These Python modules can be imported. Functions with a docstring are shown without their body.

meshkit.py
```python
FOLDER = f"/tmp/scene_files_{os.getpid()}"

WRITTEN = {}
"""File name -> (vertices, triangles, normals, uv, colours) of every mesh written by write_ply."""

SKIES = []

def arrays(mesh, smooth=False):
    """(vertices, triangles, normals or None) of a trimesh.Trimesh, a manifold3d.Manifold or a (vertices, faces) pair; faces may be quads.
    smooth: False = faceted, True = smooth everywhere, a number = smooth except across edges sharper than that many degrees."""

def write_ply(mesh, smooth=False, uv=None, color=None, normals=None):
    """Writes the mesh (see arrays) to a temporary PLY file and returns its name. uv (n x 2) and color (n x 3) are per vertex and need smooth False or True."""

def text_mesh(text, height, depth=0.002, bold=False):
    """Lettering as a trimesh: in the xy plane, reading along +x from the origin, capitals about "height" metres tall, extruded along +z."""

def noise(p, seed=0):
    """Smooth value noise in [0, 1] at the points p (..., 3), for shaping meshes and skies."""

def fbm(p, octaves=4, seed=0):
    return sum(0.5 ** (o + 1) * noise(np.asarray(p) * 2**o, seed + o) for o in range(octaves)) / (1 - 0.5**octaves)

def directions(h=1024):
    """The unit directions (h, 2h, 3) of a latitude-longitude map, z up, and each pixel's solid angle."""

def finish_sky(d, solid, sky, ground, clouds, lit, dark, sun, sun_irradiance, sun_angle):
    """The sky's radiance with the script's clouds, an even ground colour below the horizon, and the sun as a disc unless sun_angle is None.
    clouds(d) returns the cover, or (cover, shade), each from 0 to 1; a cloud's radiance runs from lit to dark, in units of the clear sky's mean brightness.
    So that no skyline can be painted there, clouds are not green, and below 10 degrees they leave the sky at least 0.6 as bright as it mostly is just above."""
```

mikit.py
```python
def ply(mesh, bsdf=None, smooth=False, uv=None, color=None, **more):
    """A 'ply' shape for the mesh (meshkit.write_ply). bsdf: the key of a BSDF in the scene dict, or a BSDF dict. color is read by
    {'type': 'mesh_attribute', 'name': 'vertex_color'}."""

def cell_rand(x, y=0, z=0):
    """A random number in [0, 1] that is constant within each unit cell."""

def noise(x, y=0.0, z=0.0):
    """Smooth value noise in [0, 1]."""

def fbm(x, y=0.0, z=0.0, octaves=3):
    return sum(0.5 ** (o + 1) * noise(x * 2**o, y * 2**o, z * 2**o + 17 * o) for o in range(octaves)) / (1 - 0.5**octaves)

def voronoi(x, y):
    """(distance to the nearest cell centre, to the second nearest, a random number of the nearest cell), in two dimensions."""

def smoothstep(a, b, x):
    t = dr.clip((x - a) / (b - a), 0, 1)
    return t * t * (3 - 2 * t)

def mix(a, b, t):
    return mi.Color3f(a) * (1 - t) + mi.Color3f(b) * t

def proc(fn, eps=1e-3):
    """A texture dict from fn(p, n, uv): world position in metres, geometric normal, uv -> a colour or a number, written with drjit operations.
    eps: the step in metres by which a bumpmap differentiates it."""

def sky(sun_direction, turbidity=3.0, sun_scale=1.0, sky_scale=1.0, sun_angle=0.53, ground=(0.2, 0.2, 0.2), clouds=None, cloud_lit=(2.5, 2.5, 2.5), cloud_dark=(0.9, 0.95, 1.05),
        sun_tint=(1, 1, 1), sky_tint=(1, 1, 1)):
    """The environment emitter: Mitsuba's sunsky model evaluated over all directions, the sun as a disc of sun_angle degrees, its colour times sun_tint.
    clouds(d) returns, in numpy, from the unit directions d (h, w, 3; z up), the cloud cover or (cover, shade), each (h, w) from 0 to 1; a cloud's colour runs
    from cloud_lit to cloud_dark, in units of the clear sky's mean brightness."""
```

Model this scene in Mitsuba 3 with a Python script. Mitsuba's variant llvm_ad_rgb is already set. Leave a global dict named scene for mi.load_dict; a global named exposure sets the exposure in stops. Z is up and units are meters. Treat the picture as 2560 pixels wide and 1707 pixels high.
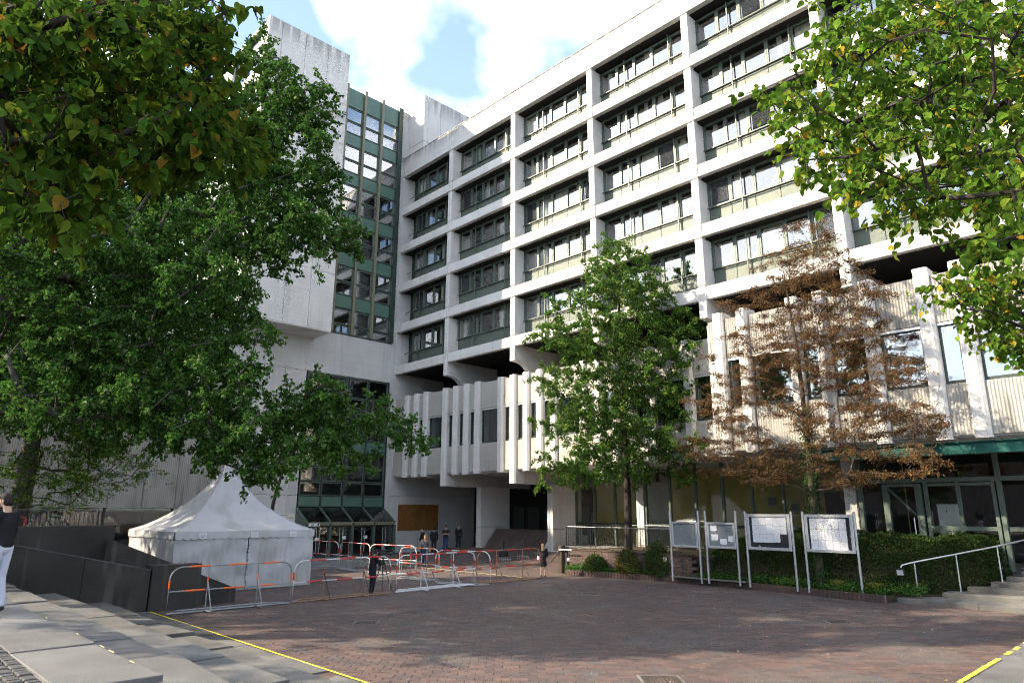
import math, numpy as np, trimesh, manifold3d as m3, mitsuba as mi, drjit as dr, mikit, meshkit
from mikit import noise, fbm, voronoi, cell_rand, smoothstep, mix, proc

scene, labels = {'type': 'scene'}, {}
PI = math.pi
T = mi.ScalarTransform4f

# ---------------------------------------------------------------- camera, sky, sun, exposure
exposure = 3.65
_p, _r = math.radians(14.0), 0.0025
_F = np.array([0, math.cos(_p), math.sin(_p)])
_U = np.array([0, -math.sin(_p), math.cos(_p)])
_up = -math.sin(_r) * np.array([1.0, 0, 0]) + math.cos(_r) * _U
CAM = np.array([0, 0, 3.2])
scene['camera'] = {'type': 'perspective', 'fov': 73.86, 'fov_axis': 'x', 'near_clip': 0.05, 'far_clip': 2000.0,
                   'to_world': T().look_at(origin=CAM.tolist(), target=(CAM + _F).tolist(), up=_up.tolist())}
SUN = np.array([-0.8522, -0.1085, 0.5120])


def vnoise(P, seed=0):
    """numpy value noise, P (...,3)"""
    i = np.floor(P).astype(np.int64); t = P - i; t = t * t * (3 - 2 * t)

    def h(a):
        n = (a[..., 0] * 374761393 + a[..., 1] * 668265263 + a[..., 2] * 1274126177 + seed * 974711) & 0xFFFFFFFF
        n = ((n ^ (n >> 13)) * 1274126177) & 0xFFFFFFFF
        return ((n ^ (n >> 16)) & 0xFFFFFF) / 16777215.0
    o = 0
    for dx in (0, 1):
        for dy in (0, 1):
            for dz in (0, 1):
                w = (t[..., 0] if dx else 1 - t[..., 0]) * (t[..., 1] if dy else 1 - t[..., 1]) * (t[..., 2] if dz else 1 - t[..., 2])
                o = o + w * h(i + np.array([dx, dy, dz]))
    return o


def nfbm(P, octs=5, seed=0):
    return sum(0.5 ** (k + 1) * vnoise(P * 2.0 ** k + 7.3 * k, seed + k) for k in range(octs)) / (1 - 0.5 ** octs)


def clouds(d):
    q = d / np.maximum(d[..., 2:3] + 0.25, 0.12)
    P = np.stack([q[..., 0] * 3.03 + 21.118, q[..., 1] * 3.03 + 27.28, 0 * q[..., 0] + 2.2], -1)
    n = nfbm(P, 6, 3) + 0.10 * (nfbm(P * 3.1, 4, 9) - 0.5)
    cover = np.clip((n - 0.40) / 0.20, 0, 1); cover = cover * cover * (3 - 2 * cover)
    shade = np.clip((nfbm(P * 1.7 + 5.0, 4, 21) - 0.5) / 0.3, 0, 1)
    return np.maximum(cover, 0.10), 0.45 * shade


scene['sky'] = mikit.sky(SUN.tolist(), turbidity=3.0, clouds=clouds, sun_angle=0.9, cloud_lit=(2.4, 2.45, 2.55), cloud_dark=(1.3, 1.36, 1.5), sun_scale=0.80, sun_tint=(0.94, 1.0, 1.10))

# ---------------------------------------------------------------- frames and mesh helpers
_a = math.radians(43.85)
EU = np.array([math.sin(_a), -math.cos(_a), 0.0])      # along the main wing, towards the camera's right
EV = np.array([-math.cos(_a), -math.sin(_a), 0.0])     # out of the main wing, towards the camera
C0 = np.array([-9.0427, 55.2441, 0.0])                 # foot of the inner corner of the two wings
BM = np.eye(4); BM[:3, 0] = EU; BM[:3, 1] = EV; BM[:3, 3] = C0


def bw(u, v, z=0.0):
    return C0 + EU * u + EV * v + np.array([0, 0, z])


BOXF = np.array([[0, 2, 3, 1], [4, 5, 7, 6], [0, 1, 5, 4], [2, 6, 7, 3], [0, 4, 6, 2], [1, 3, 7, 5]])


class MB:
    """collects shapes into one mesh; faces are triangles"""
    def __init__(s):
        s.v, s.f, s.n = [], [], 0

    def add(s, v, f):
        v, f = np.asarray(v, float), np.asarray(f, int)
        if f.shape[1] == 4:
            f = np.vstack([f[:, [0, 1, 2]], f[:, [0, 2, 3]]])
        s.v.append(v); s.f.append(f + s.n); s.n += len(v)
        return s

    def box(s, x0, x1, y0, y1, z0, z1):
        v = np.array([[x, y, z] for x in (x0, x1) for y in (y0, y1) for z in (z0, z1)], float)
        return s.add(v, BOXF)

    def cbox(s, x0, x1, y0, y1, z0, z1, c=0.01):
        """box with chamfered edges"""
        lo, hi = np.array([x0, y0, z0], float), np.array([x1, y1, z1], float)
        pts = []
        for k in range(3):
            for sx in (0, 1):
                for sy in (0, 1):
                    for sz in (0, 1):
                        p = np.where([sx, sy, sz], hi - c, lo + c); p[k] = (hi if (sx, sy, sz)[k] else lo)[k]
                        pts.append(p)
        h = trimesh.convex.convex_hull(np.array(pts))
        return s.add(h.vertices, h.faces)

    def prism(s, poly, axis, a, b):
        """extrude a polygon (list of 2d points, in the other two axes' order) along axis from a to b"""
        import shapely.geometry as sg
        P = sg.Polygon(poly)
        m = trimesh.creation.extrude_polygon(P, 1.0)
        q = m.vertices.copy(); t = a + (b - a) * q[:, 2]
        o = np.zeros_like(q); k = [i for i in range(3) if i != axis]
        o[:, k[0]], o[:, k[1]], o[:, axis] = q[:, 0], q[:, 1], t
        return s.add(o, m.faces)

    def tube(s, pts, r, sides=8, cap=True):
        p = np.asarray(pts, float); r = np.broadcast_to(np.asarray(r, float), (len(p),))
        t = np.gradient(p, axis=0); t /= np.linalg.norm(t, axis=1, keepdims=True) + 1e-12
        ref = np.array([0, 0, 1.0]) if abs(t[:, 2]).mean() < 0.8 else np.array([1.0, 0, 0])
        a = np.cross(t, ref); a /= np.linalg.norm(a, axis=1, keepdims=True) + 1e-12
        b = np.cross(t, a); g = np.arange(sides) * 2 * PI / sides
        v = p[:, None] + r[:, None, None] * (np.cos(g)[None, :, None] * a[:, None] + np.sin(g)[None, :, None] * b[:, None])
        i, j = np.meshgrid(np.arange(len(p) - 1), np.arange(sides), indexing='ij'); k = (j + 1) % sides
        q = np.stack([i * sides + j, i * sides + k, (i + 1) * sides + k, (i + 1) * sides + j], -1).reshape(-1, 4)
        V = v.reshape(-1, 3); F = np.vstack([q[:, [0, 1, 2]], q[:, [0, 2, 3]]])
        if cap:
            n = len(V); V = np.vstack([V, p[:1], p[-1:]])
            jj = np.arange(sides); kk = (jj + 1) % sides; e = (len(p) - 1) * sides
            F = np.vstack([F, np.stack([jj * 0 + n, kk, jj], 1), np.stack([jj * 0 + n + 1, e + jj, e + kk], 1)])
        return s.add(V, F)

    def sphere(s, c, r, sc=(1, 1, 1), sub=2):
        m = trimesh.creation.icosphere(subdivisions=sub, radius=r)
        return s.add(m.vertices * np.array(sc) + np.array(c), m.faces)

    def xf(s, M):
        M = np.asarray(M, float)
        for k in range(len(s.v)):
            s.v[k] = s.v[k] @ M[:3, :3].T + M[:3, 3]
        if np.linalg.det(M[:3, :3]) < 0:
            s.f = [f[:, ::-1] for f in s.f]
        return s

    def join(s, o):
        for v, f in zip(o.v, o.f):
            s.v.append(v); s.f.append(f + s.n)
        s.n += o.n
        return s

    def get(s, frame='W'):
        V, F = np.vstack(s.v), np.vstack(s.f)
        if frame == 'B':
            V = V @ BM[:3, :3].T + BM[:3, 3]; F = F[:, ::-1]
        return trimesh.Trimesh(V, F, process=False)


def num(name):
    if name not in USED:
        USED.add(name); return name
    i = CNT.get(name, 0) + 1
    CNT[name] = i
    k = f'{name}_{i:03d}'; USED.add(k)
    return k


USED, CNT = set(), {}


def thing(name, label, cat=None, group=None, kind=None):
    k = num(name); d = {'label': label}
    if cat: d['category'] = cat
    if group: d['group'] = group
    if kind: d['kind'] = kind
    labels[k] = d
    return k


def put(parent, name, mesh, mat, frame='W', smooth=False, label=None, kind=None, **kw):
    """one entry: a part of parent, or (parent None) under the key `name` exactly"""
    k = num(f'{parent}__{name}') if parent else name
    if isinstance(mesh, MB):
        mesh = mesh.get(frame)
    scene[k] = mikit.ply(mesh, mat, smooth=smooth, **kw)
    if label or kind:
        labels.setdefault(k, {}).update({a: b for a, b in (('label', label), ('kind', kind)) if b})
    return k


def clone(parent, name, src, M):
    """a copy of the ply dict of entry src (built about the origin) under another to_world"""
    k = num(f'{parent}__{name}'); d = dict(scene[src] if isinstance(src, str) else src)
    d['to_world'] = T(np.asarray(M, float)); scene[k] = d
    return k


def BT(u, v, z):
    """to_world of a mesh given in the building frame axes but about its own origin, already rotated to world axes"""
    M = np.eye(4); M[:3, 3] = bw(u, v, z)
    return M


def bplain(mb):
    """mesh in building axes about the origin, turned to world axes (no translation)"""
    V, F = np.vstack(mb.v), np.vstack(mb.f)
    return trimesh.Trimesh(V @ BM[:3, :3].T, F[:, ::-1], process=False)


# ---------------------------------------------------------------- materials
def two(b): return {'type': 'twosided', 'bsdf': b}
def rgb(c): return {'type': 'rgb', 'value': [float(x) for x in c]}


def mat(name, col, rough=0.7, spec=0.5, metal=0.0, bump=None, bs=0.0, **kw):
    b = {'type': 'principled', 'base_color': proc(col) if callable(col) else rgb(col), 'roughness': rough, 'specular': spec, 'metallic': metal, **kw}
    if bump is not None:
        b = {'type': 'bumpmap', 'arbitrary': proc(bump, eps=0.006), 'scale': bs, 'bsdf': b}
    scene[name] = two(b)
    return name


def along(p): return p.x * float(EU[0] + EV[0]) + p.y * float(EU[1] + EV[1])


def concrete_fn(base, warm=0.0, streak=1.0):
    def fn(p, n, uv):
        s = along(p)
        blot = fbm(s * 0.55 + 3.0, p.z * 0.5, 2.0, 4)
        board = noise(s * 0.35, p.z * 17.0)
        drip = noise(s * 7.0, p.z * 0.35) * fbm(s * 1.3, p.z * 0.2, 5.0, 3)
        fine = noise(s * 40.0, p.z * 40.0)
        k = 0.86 + 0.20 * (blot - 0.5) * 2 * 0.6 + 0.07 * (board - 0.5) + 0.03 * (fine - 0.5) - 0.20 * streak * smoothstep(0.30, 0.62, drip)
        for top, dep in ((34.21, 1.1), (39.82, 2.2)):
            near = smoothstep(top - dep, top, p.z) * dr.select(p.z < top + 0.05, 1.0, 0.0)
            k = k * (1 - 0.42 * near * smoothstep(0.22, 0.62, noise(s * 4.5, p.z * 0.25) * 0.7 + 0.3 * noise(s * 17.0, p.z * 0.6)))
        c = mi.Color3f(base[0], base[1], base[2])
        return c * k
    return fn


mat('concrete', concrete_fn((0.63, 0.615, 0.605), streak=0.38), 0.85, 0.3)
mat('concrete_cool', concrete_fn((0.56, 0.555, 0.555), streak=0.35), 0.85, 0.3)
mat('concrete_panel', concrete_fn((0.40, 0.385, 0.36), streak=0.4), 0.9, 0.25)


def ribs(p, n, uv):
    s = along(p) * (2 * PI / 0.115)
    return 0.5 + 0.5 * dr.sin(s)


def ribbed_col(p, n, uv):
    s = along(p)
    st = smoothstep(0.35, 0.7, fbm(s * 2.3, p.z * 0.6, 1.0, 4))
    v = noise(s * 9.0, p.z * 0.7)
    return mi.Color3f(0.40, 0.385, 0.36) * (0.97 - 0.42 * st * v - 0.25 * dr.power(1 - ribs(p, n, uv), 3))


mat('concrete_ribbed', ribbed_col, 0.92, 0.2, bump=ribs, bs=0.035)


def granite_fn(base, dark=0.0):
    def fn(p, n, uv):
        sp = noise(p.x * 90, p.y * 90, p.z * 90) * 0.6 + noise(p.x * 190, p.y * 190, p.z * 190) * 0.4
        b = fbm(p.x * 1.1, p.y * 1.1, p.z * 1.1, 4)
        st = smoothstep(.50, .72, fbm(p.x * .45 + 4, p.y * .45, p.z * .4, 5))
        k = 0.80 + 0.45 * (sp - 0.5) + 0.85 * (b - 0.5) - .22 * st
        return mi.Color3f(base[0], base[1], base[2]) * dr.maximum(k, 0.2)
    return fn


def wall_stone(p, n, uv):
    s = along(p)
    sp = noise(p.x * 70, p.y * 70, p.z * 70)
    b = fbm(p.x * .8, p.y * .8, p.z * .9, 4)
    drip = noise(p.x * 5 + p.y * 5, p.z * .5) * fbm(p.x, p.y, p.z * .3, 3)
    k = .55 + .5 * (sp - .5) + 1.0 * (b - .3) + .9 * smoothstep(.3, .6, drip)
    return mi.Color3f(.050, .047, .044) * dr.maximum(k, .2)


mat('granite_slab', granite_fn((0.132, 0.132, 0.133)), 0.8, 0.35)
mat('granite_slab_b', granite_fn((0.118, 0.118, 0.12)), 0.8, 0.35)
mat('granite_slab_c', granite_fn((0.146, 0.144, 0.142)), 0.8, 0.35)
mat('granite_dark', wall_stone, 0.75, 0.35)
mat('granite_step', granite_fn((0.145, 0.142, 0.136)), 0.8, 0.3)
mat('cobble', granite_fn((0.07, 0.07, 0.073)), 0.8, 0.35)

BL, BH = 0.36, 0.22      # clinker length and course height on the plaza


def brick_cell(p):
    row = dr.floor(p.y / BH)
    off = 0.5 * (row - 2 * dr.floor(row / 2))
    x = p.x / BL + off
    return x, row


def brick_col(p, n, uv):
    x, row = brick_cell(p)
    c = dr.floor(x)
    r, r2 = cell_rand(c, row, 3.0), cell_rand(c, row, 8.0)
    col = mix((0.084, 0.056, 0.052), (0.062, 0.047, 0.046), smoothstep(0.2, 0.7, r))
    col = mix(col, (0.098, 0.065, 0.057), smoothstep(0.80, 0.95, r2))
    col = mix(col, (0.066, 0.062, 0.066), smoothstep(0.88, 0.97, r))
    big = fbm(p.x * 0.22, p.y * 0.22, 3.0, 4)
    g = noise(p.x * 60, p.y * 60) * 0.5 + noise(p.x * 14, p.y * 14) * 0.5
    col = col * (0.72 + 0.55 * big) * (0.82 + 0.36 * g)
    stain = smoothstep(0.56, 0.74, fbm(p.x * 0.6 + 9, p.y * 0.6, 1.0, 4))
    return mix(col, (0.086, 0.082, 0.077), 0.45 * stain)


def mortar_col(p, n, uv):
    x, row = brick_cell(p)
    fx, fy = x - dr.floor(x), p.y / BH - row
    j = dr.maximum(smoothstep(0.965, 0.985, fx), smoothstep(0.95, 0.975, fy))
    moss = smoothstep(0.5, 0.65, fbm(p.x * 0.9, p.y * 0.9, 7.0, 3))
    jc = mix((0.035, 0.03, 0.025), (0.10, 0.105, 0.03), moss * 0.8)
    return mix(brick_col(p, n, uv), jc, j)


mat('brick_paver', brick_col, 0.62, 0.45)
mat('paver_base', mortar_col, 0.75, 0.35)


def joint_col(p, n, uv):
    moss = smoothstep(0.45, 0.62, fbm(p.x * 1.1, p.y * 1.1, 7.0, 4))
    return mix((0.045, 0.04, 0.034), (0.135, 0.135, 0.035), moss * 0.8 * noise(p.x * 30, p.y * 30))


mat('joint', joint_col, 0.95, 0.1)


def cell3_col(a, b, f):
    def fn(p, n, uv):
        return mix(a, b, fbm(p.x * f, p.y * f, p.z * f, 4))
    return fn


mat('soil', cell3_col((0.03, 0.024, 0.017), (0.075, 0.06, 0.04), 6.0), 0.95, 0.1)
mat('far_ground', cell3_col((0.10, 0.10, 0.10), (0.14, 0.14, 0.135), 0.3), 0.9, 0.2)
mat('grey_paving', cell3_col((0.09, 0.09, 0.093), (0.13, 0.13, 0.13), 1.3), 0.8, 0.3)
mat('wall_brick_a', cell3_col((0.050, 0.029, 0.026), (0.078, 0.045, 0.038), 7.0), 0.5, 0.5)
mat('wall_brick_b', cell3_col((0.042, 0.028, 0.026), (0.064, 0.042, 0.038), 7.0), 0.5, 0.5)
mat('mortar', cell3_col((0.13, 0.122, 0.115), (0.18, 0.172, 0.165), 9.0), 0.95, 0.1)
mat('yellow_paint', cell3_col((0.70, 0.55, 0.03), (0.85, 0.70, 0.08), 5.0), 0.6, 0.4)
mat('yellow_worn', cell3_col((0.34, 0.29, 0.16), (0.52, 0.44, 0.20), 3.0), 0.8, 0.3)
mat('green_frame', cell3_col((0.055, 0.08, 0.066), (0.085, 0.115, 0.097), 1.5), 0.45, 0.5)
mat('green_panel', cell3_col((0.055, 0.115, 0.092), (0.075, 0.145, 0.117), 0.8), 0.35, 0.5)
mat('green_dark', cell3_col((0.018, 0.03, 0.025), (0.03, 0.046, 0.039), 1.2), 0.4, 0.5)
mat('olive_panel', cell3_col((0.068, 0.090, 0.072), (0.092, 0.117, 0.095), 0.7), 0.5, 0.45)
mat('awning_green', cell3_col((0.0, 0.05, 0.042), (0.004, 0.075, 0.062), 1.0), 0.6, 0.3)
mat('bronze_trim', (0.15, 0.145, 0.10), 0.5, 0.5)
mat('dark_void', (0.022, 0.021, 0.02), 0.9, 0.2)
mat('black_metal', (0.015, 0.016, 0.017), 0.5, 0.5)
mat('grate_iron', cell3_col((0.03, 0.026, 0.022), (0.06, 0.045, 0.035), 20.0), 0.6, 0.4)
mat('black_cast', (0.02, 0.02, 0.021), 0.6, 0.4)
mat('silver', (0.62, 0.63, 0.66), 0.38, 0.5, metal=0.75)
mat('galvanised', cell3_col((0.20, 0.215, 0.235), (0.34, 0.355, 0.38), 14.0), 0.45, 0.5, metal=0.45)
mat('rusty', cell3_col((0.16, 0.075, 0.04), (0.34, 0.24, 0.18), 17.0), 0.75, 0.3)
mat('white_steel', cell3_col((0.48, 0.48, 0.50), (0.64, 0.64, 0.65), 9.0), 0.45, 0.5)
mat('red_band', cell3_col((0.42, 0.035, 0.025), (0.58, 0.06, 0.045), 8.0), 0.45, 0.5)
mat('orange_band', (0.86, 0.15, 0.02), 0.45, 0.5)
mat('white_paint', (0.78, 0.78, 0.78), 0.5, 0.5)
mat('paper', (0.62, 0.63, 0.66), 0.8, 0.2)
mat('board_grey', (0.16, 0.175, 0.19), 0.8, 0.2)
mat('board_black', (0.018, 0.019, 0.025), 0.7, 0.3)
mat('yellow_wall', cell3_col((0.45, 0.36, 0.13), (0.5, 0.40, 0.16), 1.0), 0.85, 0.2)
mat('room_white', (0.36, 0.355, 0.34), 0.9, 0.2)
mat('room_grey', (0.13, 0.128, 0.125), 0.9, 0.2)
mat('curtain', (0.66, 0.63, 0.57), 0.9, 0.1)
mat('cabinet_white', (0.6, 0.6, 0.62), 0.5, 0.5)
mat('dark_wood', (0.045, 0.03, 0.022), 0.6, 0.4)


def osb_col(p, n, uv):
    s = along(p)
    a, b, r = voronoi(s * 16 + 2.5 * noise(s * 3, p.z * 3), p.z * 26)
    return mix((0.14, 0.06, 0.016), (0.25, 0.12, 0.036), r) * (0.75 + 0.5 * fbm(s * 1.2, p.z * 1.2, 0.0, 3))


mat('osb', osb_col, 0.75, 0.2)


def paper_text(p, n, uv):
    s = along(p)
    row = p.z * 38.0
    fr = row - dr.floor(row)
    word = noise(s * 60.0, dr.floor(row) * 3.7)
    ink = dr.select((fr > 0.35) & (fr < 0.75), 1.0, 0.0) * smoothstep(0.35, 0.5, word)
    return mix((0.62, 0.63, 0.67), (0.30, 0.31, 0.35), ink * 0.5)


mat('paper_text', paper_text, 0.8, 0.2)


def canvas_col(p, n, uv):
    d = fbm(p.x * 1.5, p.y * 1.5, p.z * 0.7, 4)
    mud = smoothstep(2.5, 0.0, p.z) * noise(p.x * 2, p.y * 2, p.z * 0.6)
    return mix((0.44, 0.445, 0.475), (0.31, 0.305, 0.30), smoothstep(0.42, 0.8, d) * 0.7 + 0.25 * mud)


scene['canvas'] = two({'type': 'principled', 'base_color': proc(canvas_col), 'roughness': 0.45, 'specular': 0.4})


# glass: clear panes with the mirror strength of coated facade glazing
def glassmat(name, refl, tint=(1, 1, 1)):
    scene[name] = {'type': 'blendbsdf', 'weight': refl,
                   'a': {'type': 'thindielectric', 'specular_transmittance': rgb(tint)},
                   'b': two({'type': 'conductor', 'material': 'none', 'specular_reflectance': rgb((0.95, 0.97, 1.0))})}


glassmat('glass', 0.36, (0.72, 0.78, 0.76))
glassmat('glass_strip', 0.0, (0.4, 0.45, 0.43))
glassmat('glass_blue', 0.34, (0.55, 0.62, 0.62))
glassmat('glass_shop', 0.035, (0.8, 0.85, 0.82))
glassmat('glass_dim', 0.03, (0.35, 0.42, 0.40))

LEAFTEX = {'type': 'mesh_attribute', 'name': 'vertex_color'}


def leafmat(name, rough=0.45, trans=0.7, spec=0.0):
    scene[name] = {'type': 'principledthin', 'base_color': LEAFTEX, 'roughness': rough, 'diff_trans': trans, 'spec_trans': spec, 'eta': 1.35}


leafmat('leaf', 0.5, 0.75)
leafmat('leaf_dry', 0.7, 0.35)
leafmat('leaf_glossy', 0.42, 0.5)


def bark_fn(base):
    def fn(p, n, uv):
        k = 0.6 + 0.9 * fbm(p.x * 9, p.y * 9, p.z * 2.2, 4)
        return mi.Color3f(*base) * k
    return fn


mat('bark_dark', bark_fn((0.035, 0.03, 0.026)), 0.9, 0.15)
mat('bark_grey', bark_fn((0.06, 0.057, 0.052)), 0.9, 0.15)
mat('bark_brown', bark_fn((0.06, 0.048, 0.04)), 0.9, 0.15)

# ================================================================ the main wing (right), facade in the plane V = 0
W = thing('office_wing', 'pale concrete office wing with a column grid and five rows of recessed windows', 'building')
COL = [5.45 + 7.4 * k for k in range(7)]
UL = -1.1
LV = [(14.28, 15.0), (17.9, 18.62), (21.5, 22.22), (25.1, 25.82), (28.65, 29.37), (32.38, 34.2)]   # beams, the last is the parapet
CW, CD = 0.47, 0.0
rng = np.random.default_rng(11)

# beams between the columns
for k, (z0, z1) in enumerate(LV):
    for i in range(7):
        a = UL if i == 0 else COL[i - 1] + CW + 0.02
        b = COL[i] - 0.02
        if k == 5:
            a2, b2 = (UL if i == 0 else COL[i - 1] + CW / 2 + 0.012), COL[i] + CW / 2 - 0.012
            m = MB().cbox(a2, b2, -0.4, -0.015, z0 + 0.012, z1, 0.015)
            m.box(a2, b2, -0.46, 0.03, z1, z1 + 0.05)
            put(W, 'parapet', m, 'concrete', 'B')
        else:
            put(W, 'beam', MB().cbox(a, b, -0.34, -0.015, z0, z1, 0.018), 'concrete', 'B')
# columns: a piece per storey and a node at each beam, with dark shadow joints between
for i, c in enumerate(COL):
    for k, (z0, z1) in enumerate(LV):
        halves = [(c, c + 0.145), (c + 0.18, c + CW)] if i == 0 else [(c, c + CW)]
        m = MB()
        zb = 13.25 if k == 0 else z0 - 0.04
        zt = z1 + 0.05 if k < 5 else z0 + 0.55
        for x0, x1 in halves:
            m.cbox(x0, x1, -0.40, 0.022, zb, zt, 0.02)
        m.box(c + 0.06, c + CW - 0.06, -0.41, -0.06, zt - 0.02, zt + 0.06 if k < 5 else zt)
        put(W, 'column_node', m, 'concrete', 'B')
        if k < 5:
            m = MB()
            for x0, x1 in halves:
                m.cbox(x0, x1, -1.32, 0.0, z1 + 0.105, LV[k + 1][0] - 0.095, 0.022)
            m.box(c + 0.06, c + CW - 0.06, -1.2, -0.07, LV[k + 1][0] - 0.10, LV[k + 1][0] - 0.03)
            put(W, 'column', m, 'concrete', 'B')
    # cantilever haunch behind the foot of the column
    poly = [(-0.02, 13.25), (-0.75, 13.2), (-1.1, 13.05), (-2.3, 11.95), (-3.2, 11.6), (-7.0, 11.6), (-7.0, 14.6), (-0.38, 14.6)]
    put(W, 'cantilever_beam', MB().prism([(v, z) for v, z in poly], 0, c + 0.03, c + CW - 0.012), 'concrete', 'B')

# floors, ceilings, back wall of the offices
for k in range(6):
    z0 = LV[k][0]
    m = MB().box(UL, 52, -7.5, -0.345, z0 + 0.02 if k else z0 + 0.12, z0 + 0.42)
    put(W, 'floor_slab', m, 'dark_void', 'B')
m = MB().box(UL, 52, -7.7, -7.5, 13.2, 34.0)
for i in range(7):
    m.box(COL[i] + 0.1, COL[i] + 0.22, -7.5, -1.45, 14.7, 32.4)
put(W, 'room_wall', m, 'room_white', 'B')
put(W, 'roof', MB().box(UL, 52, -16, -0.47, 33.55, 33.75), 'far_ground', 'B')
put(W, 'rear_wall', MB().box(UL, 52, -16.2, -16, 0, 33.7).box(51.9, 52.1, -16, -0.5, 14.2, 33.8), 'concrete_cool', 'B')

# window units (built once about their own origin): width 1.38, z from the floor
WV = -1.0
UNIT = 1.385


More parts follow.
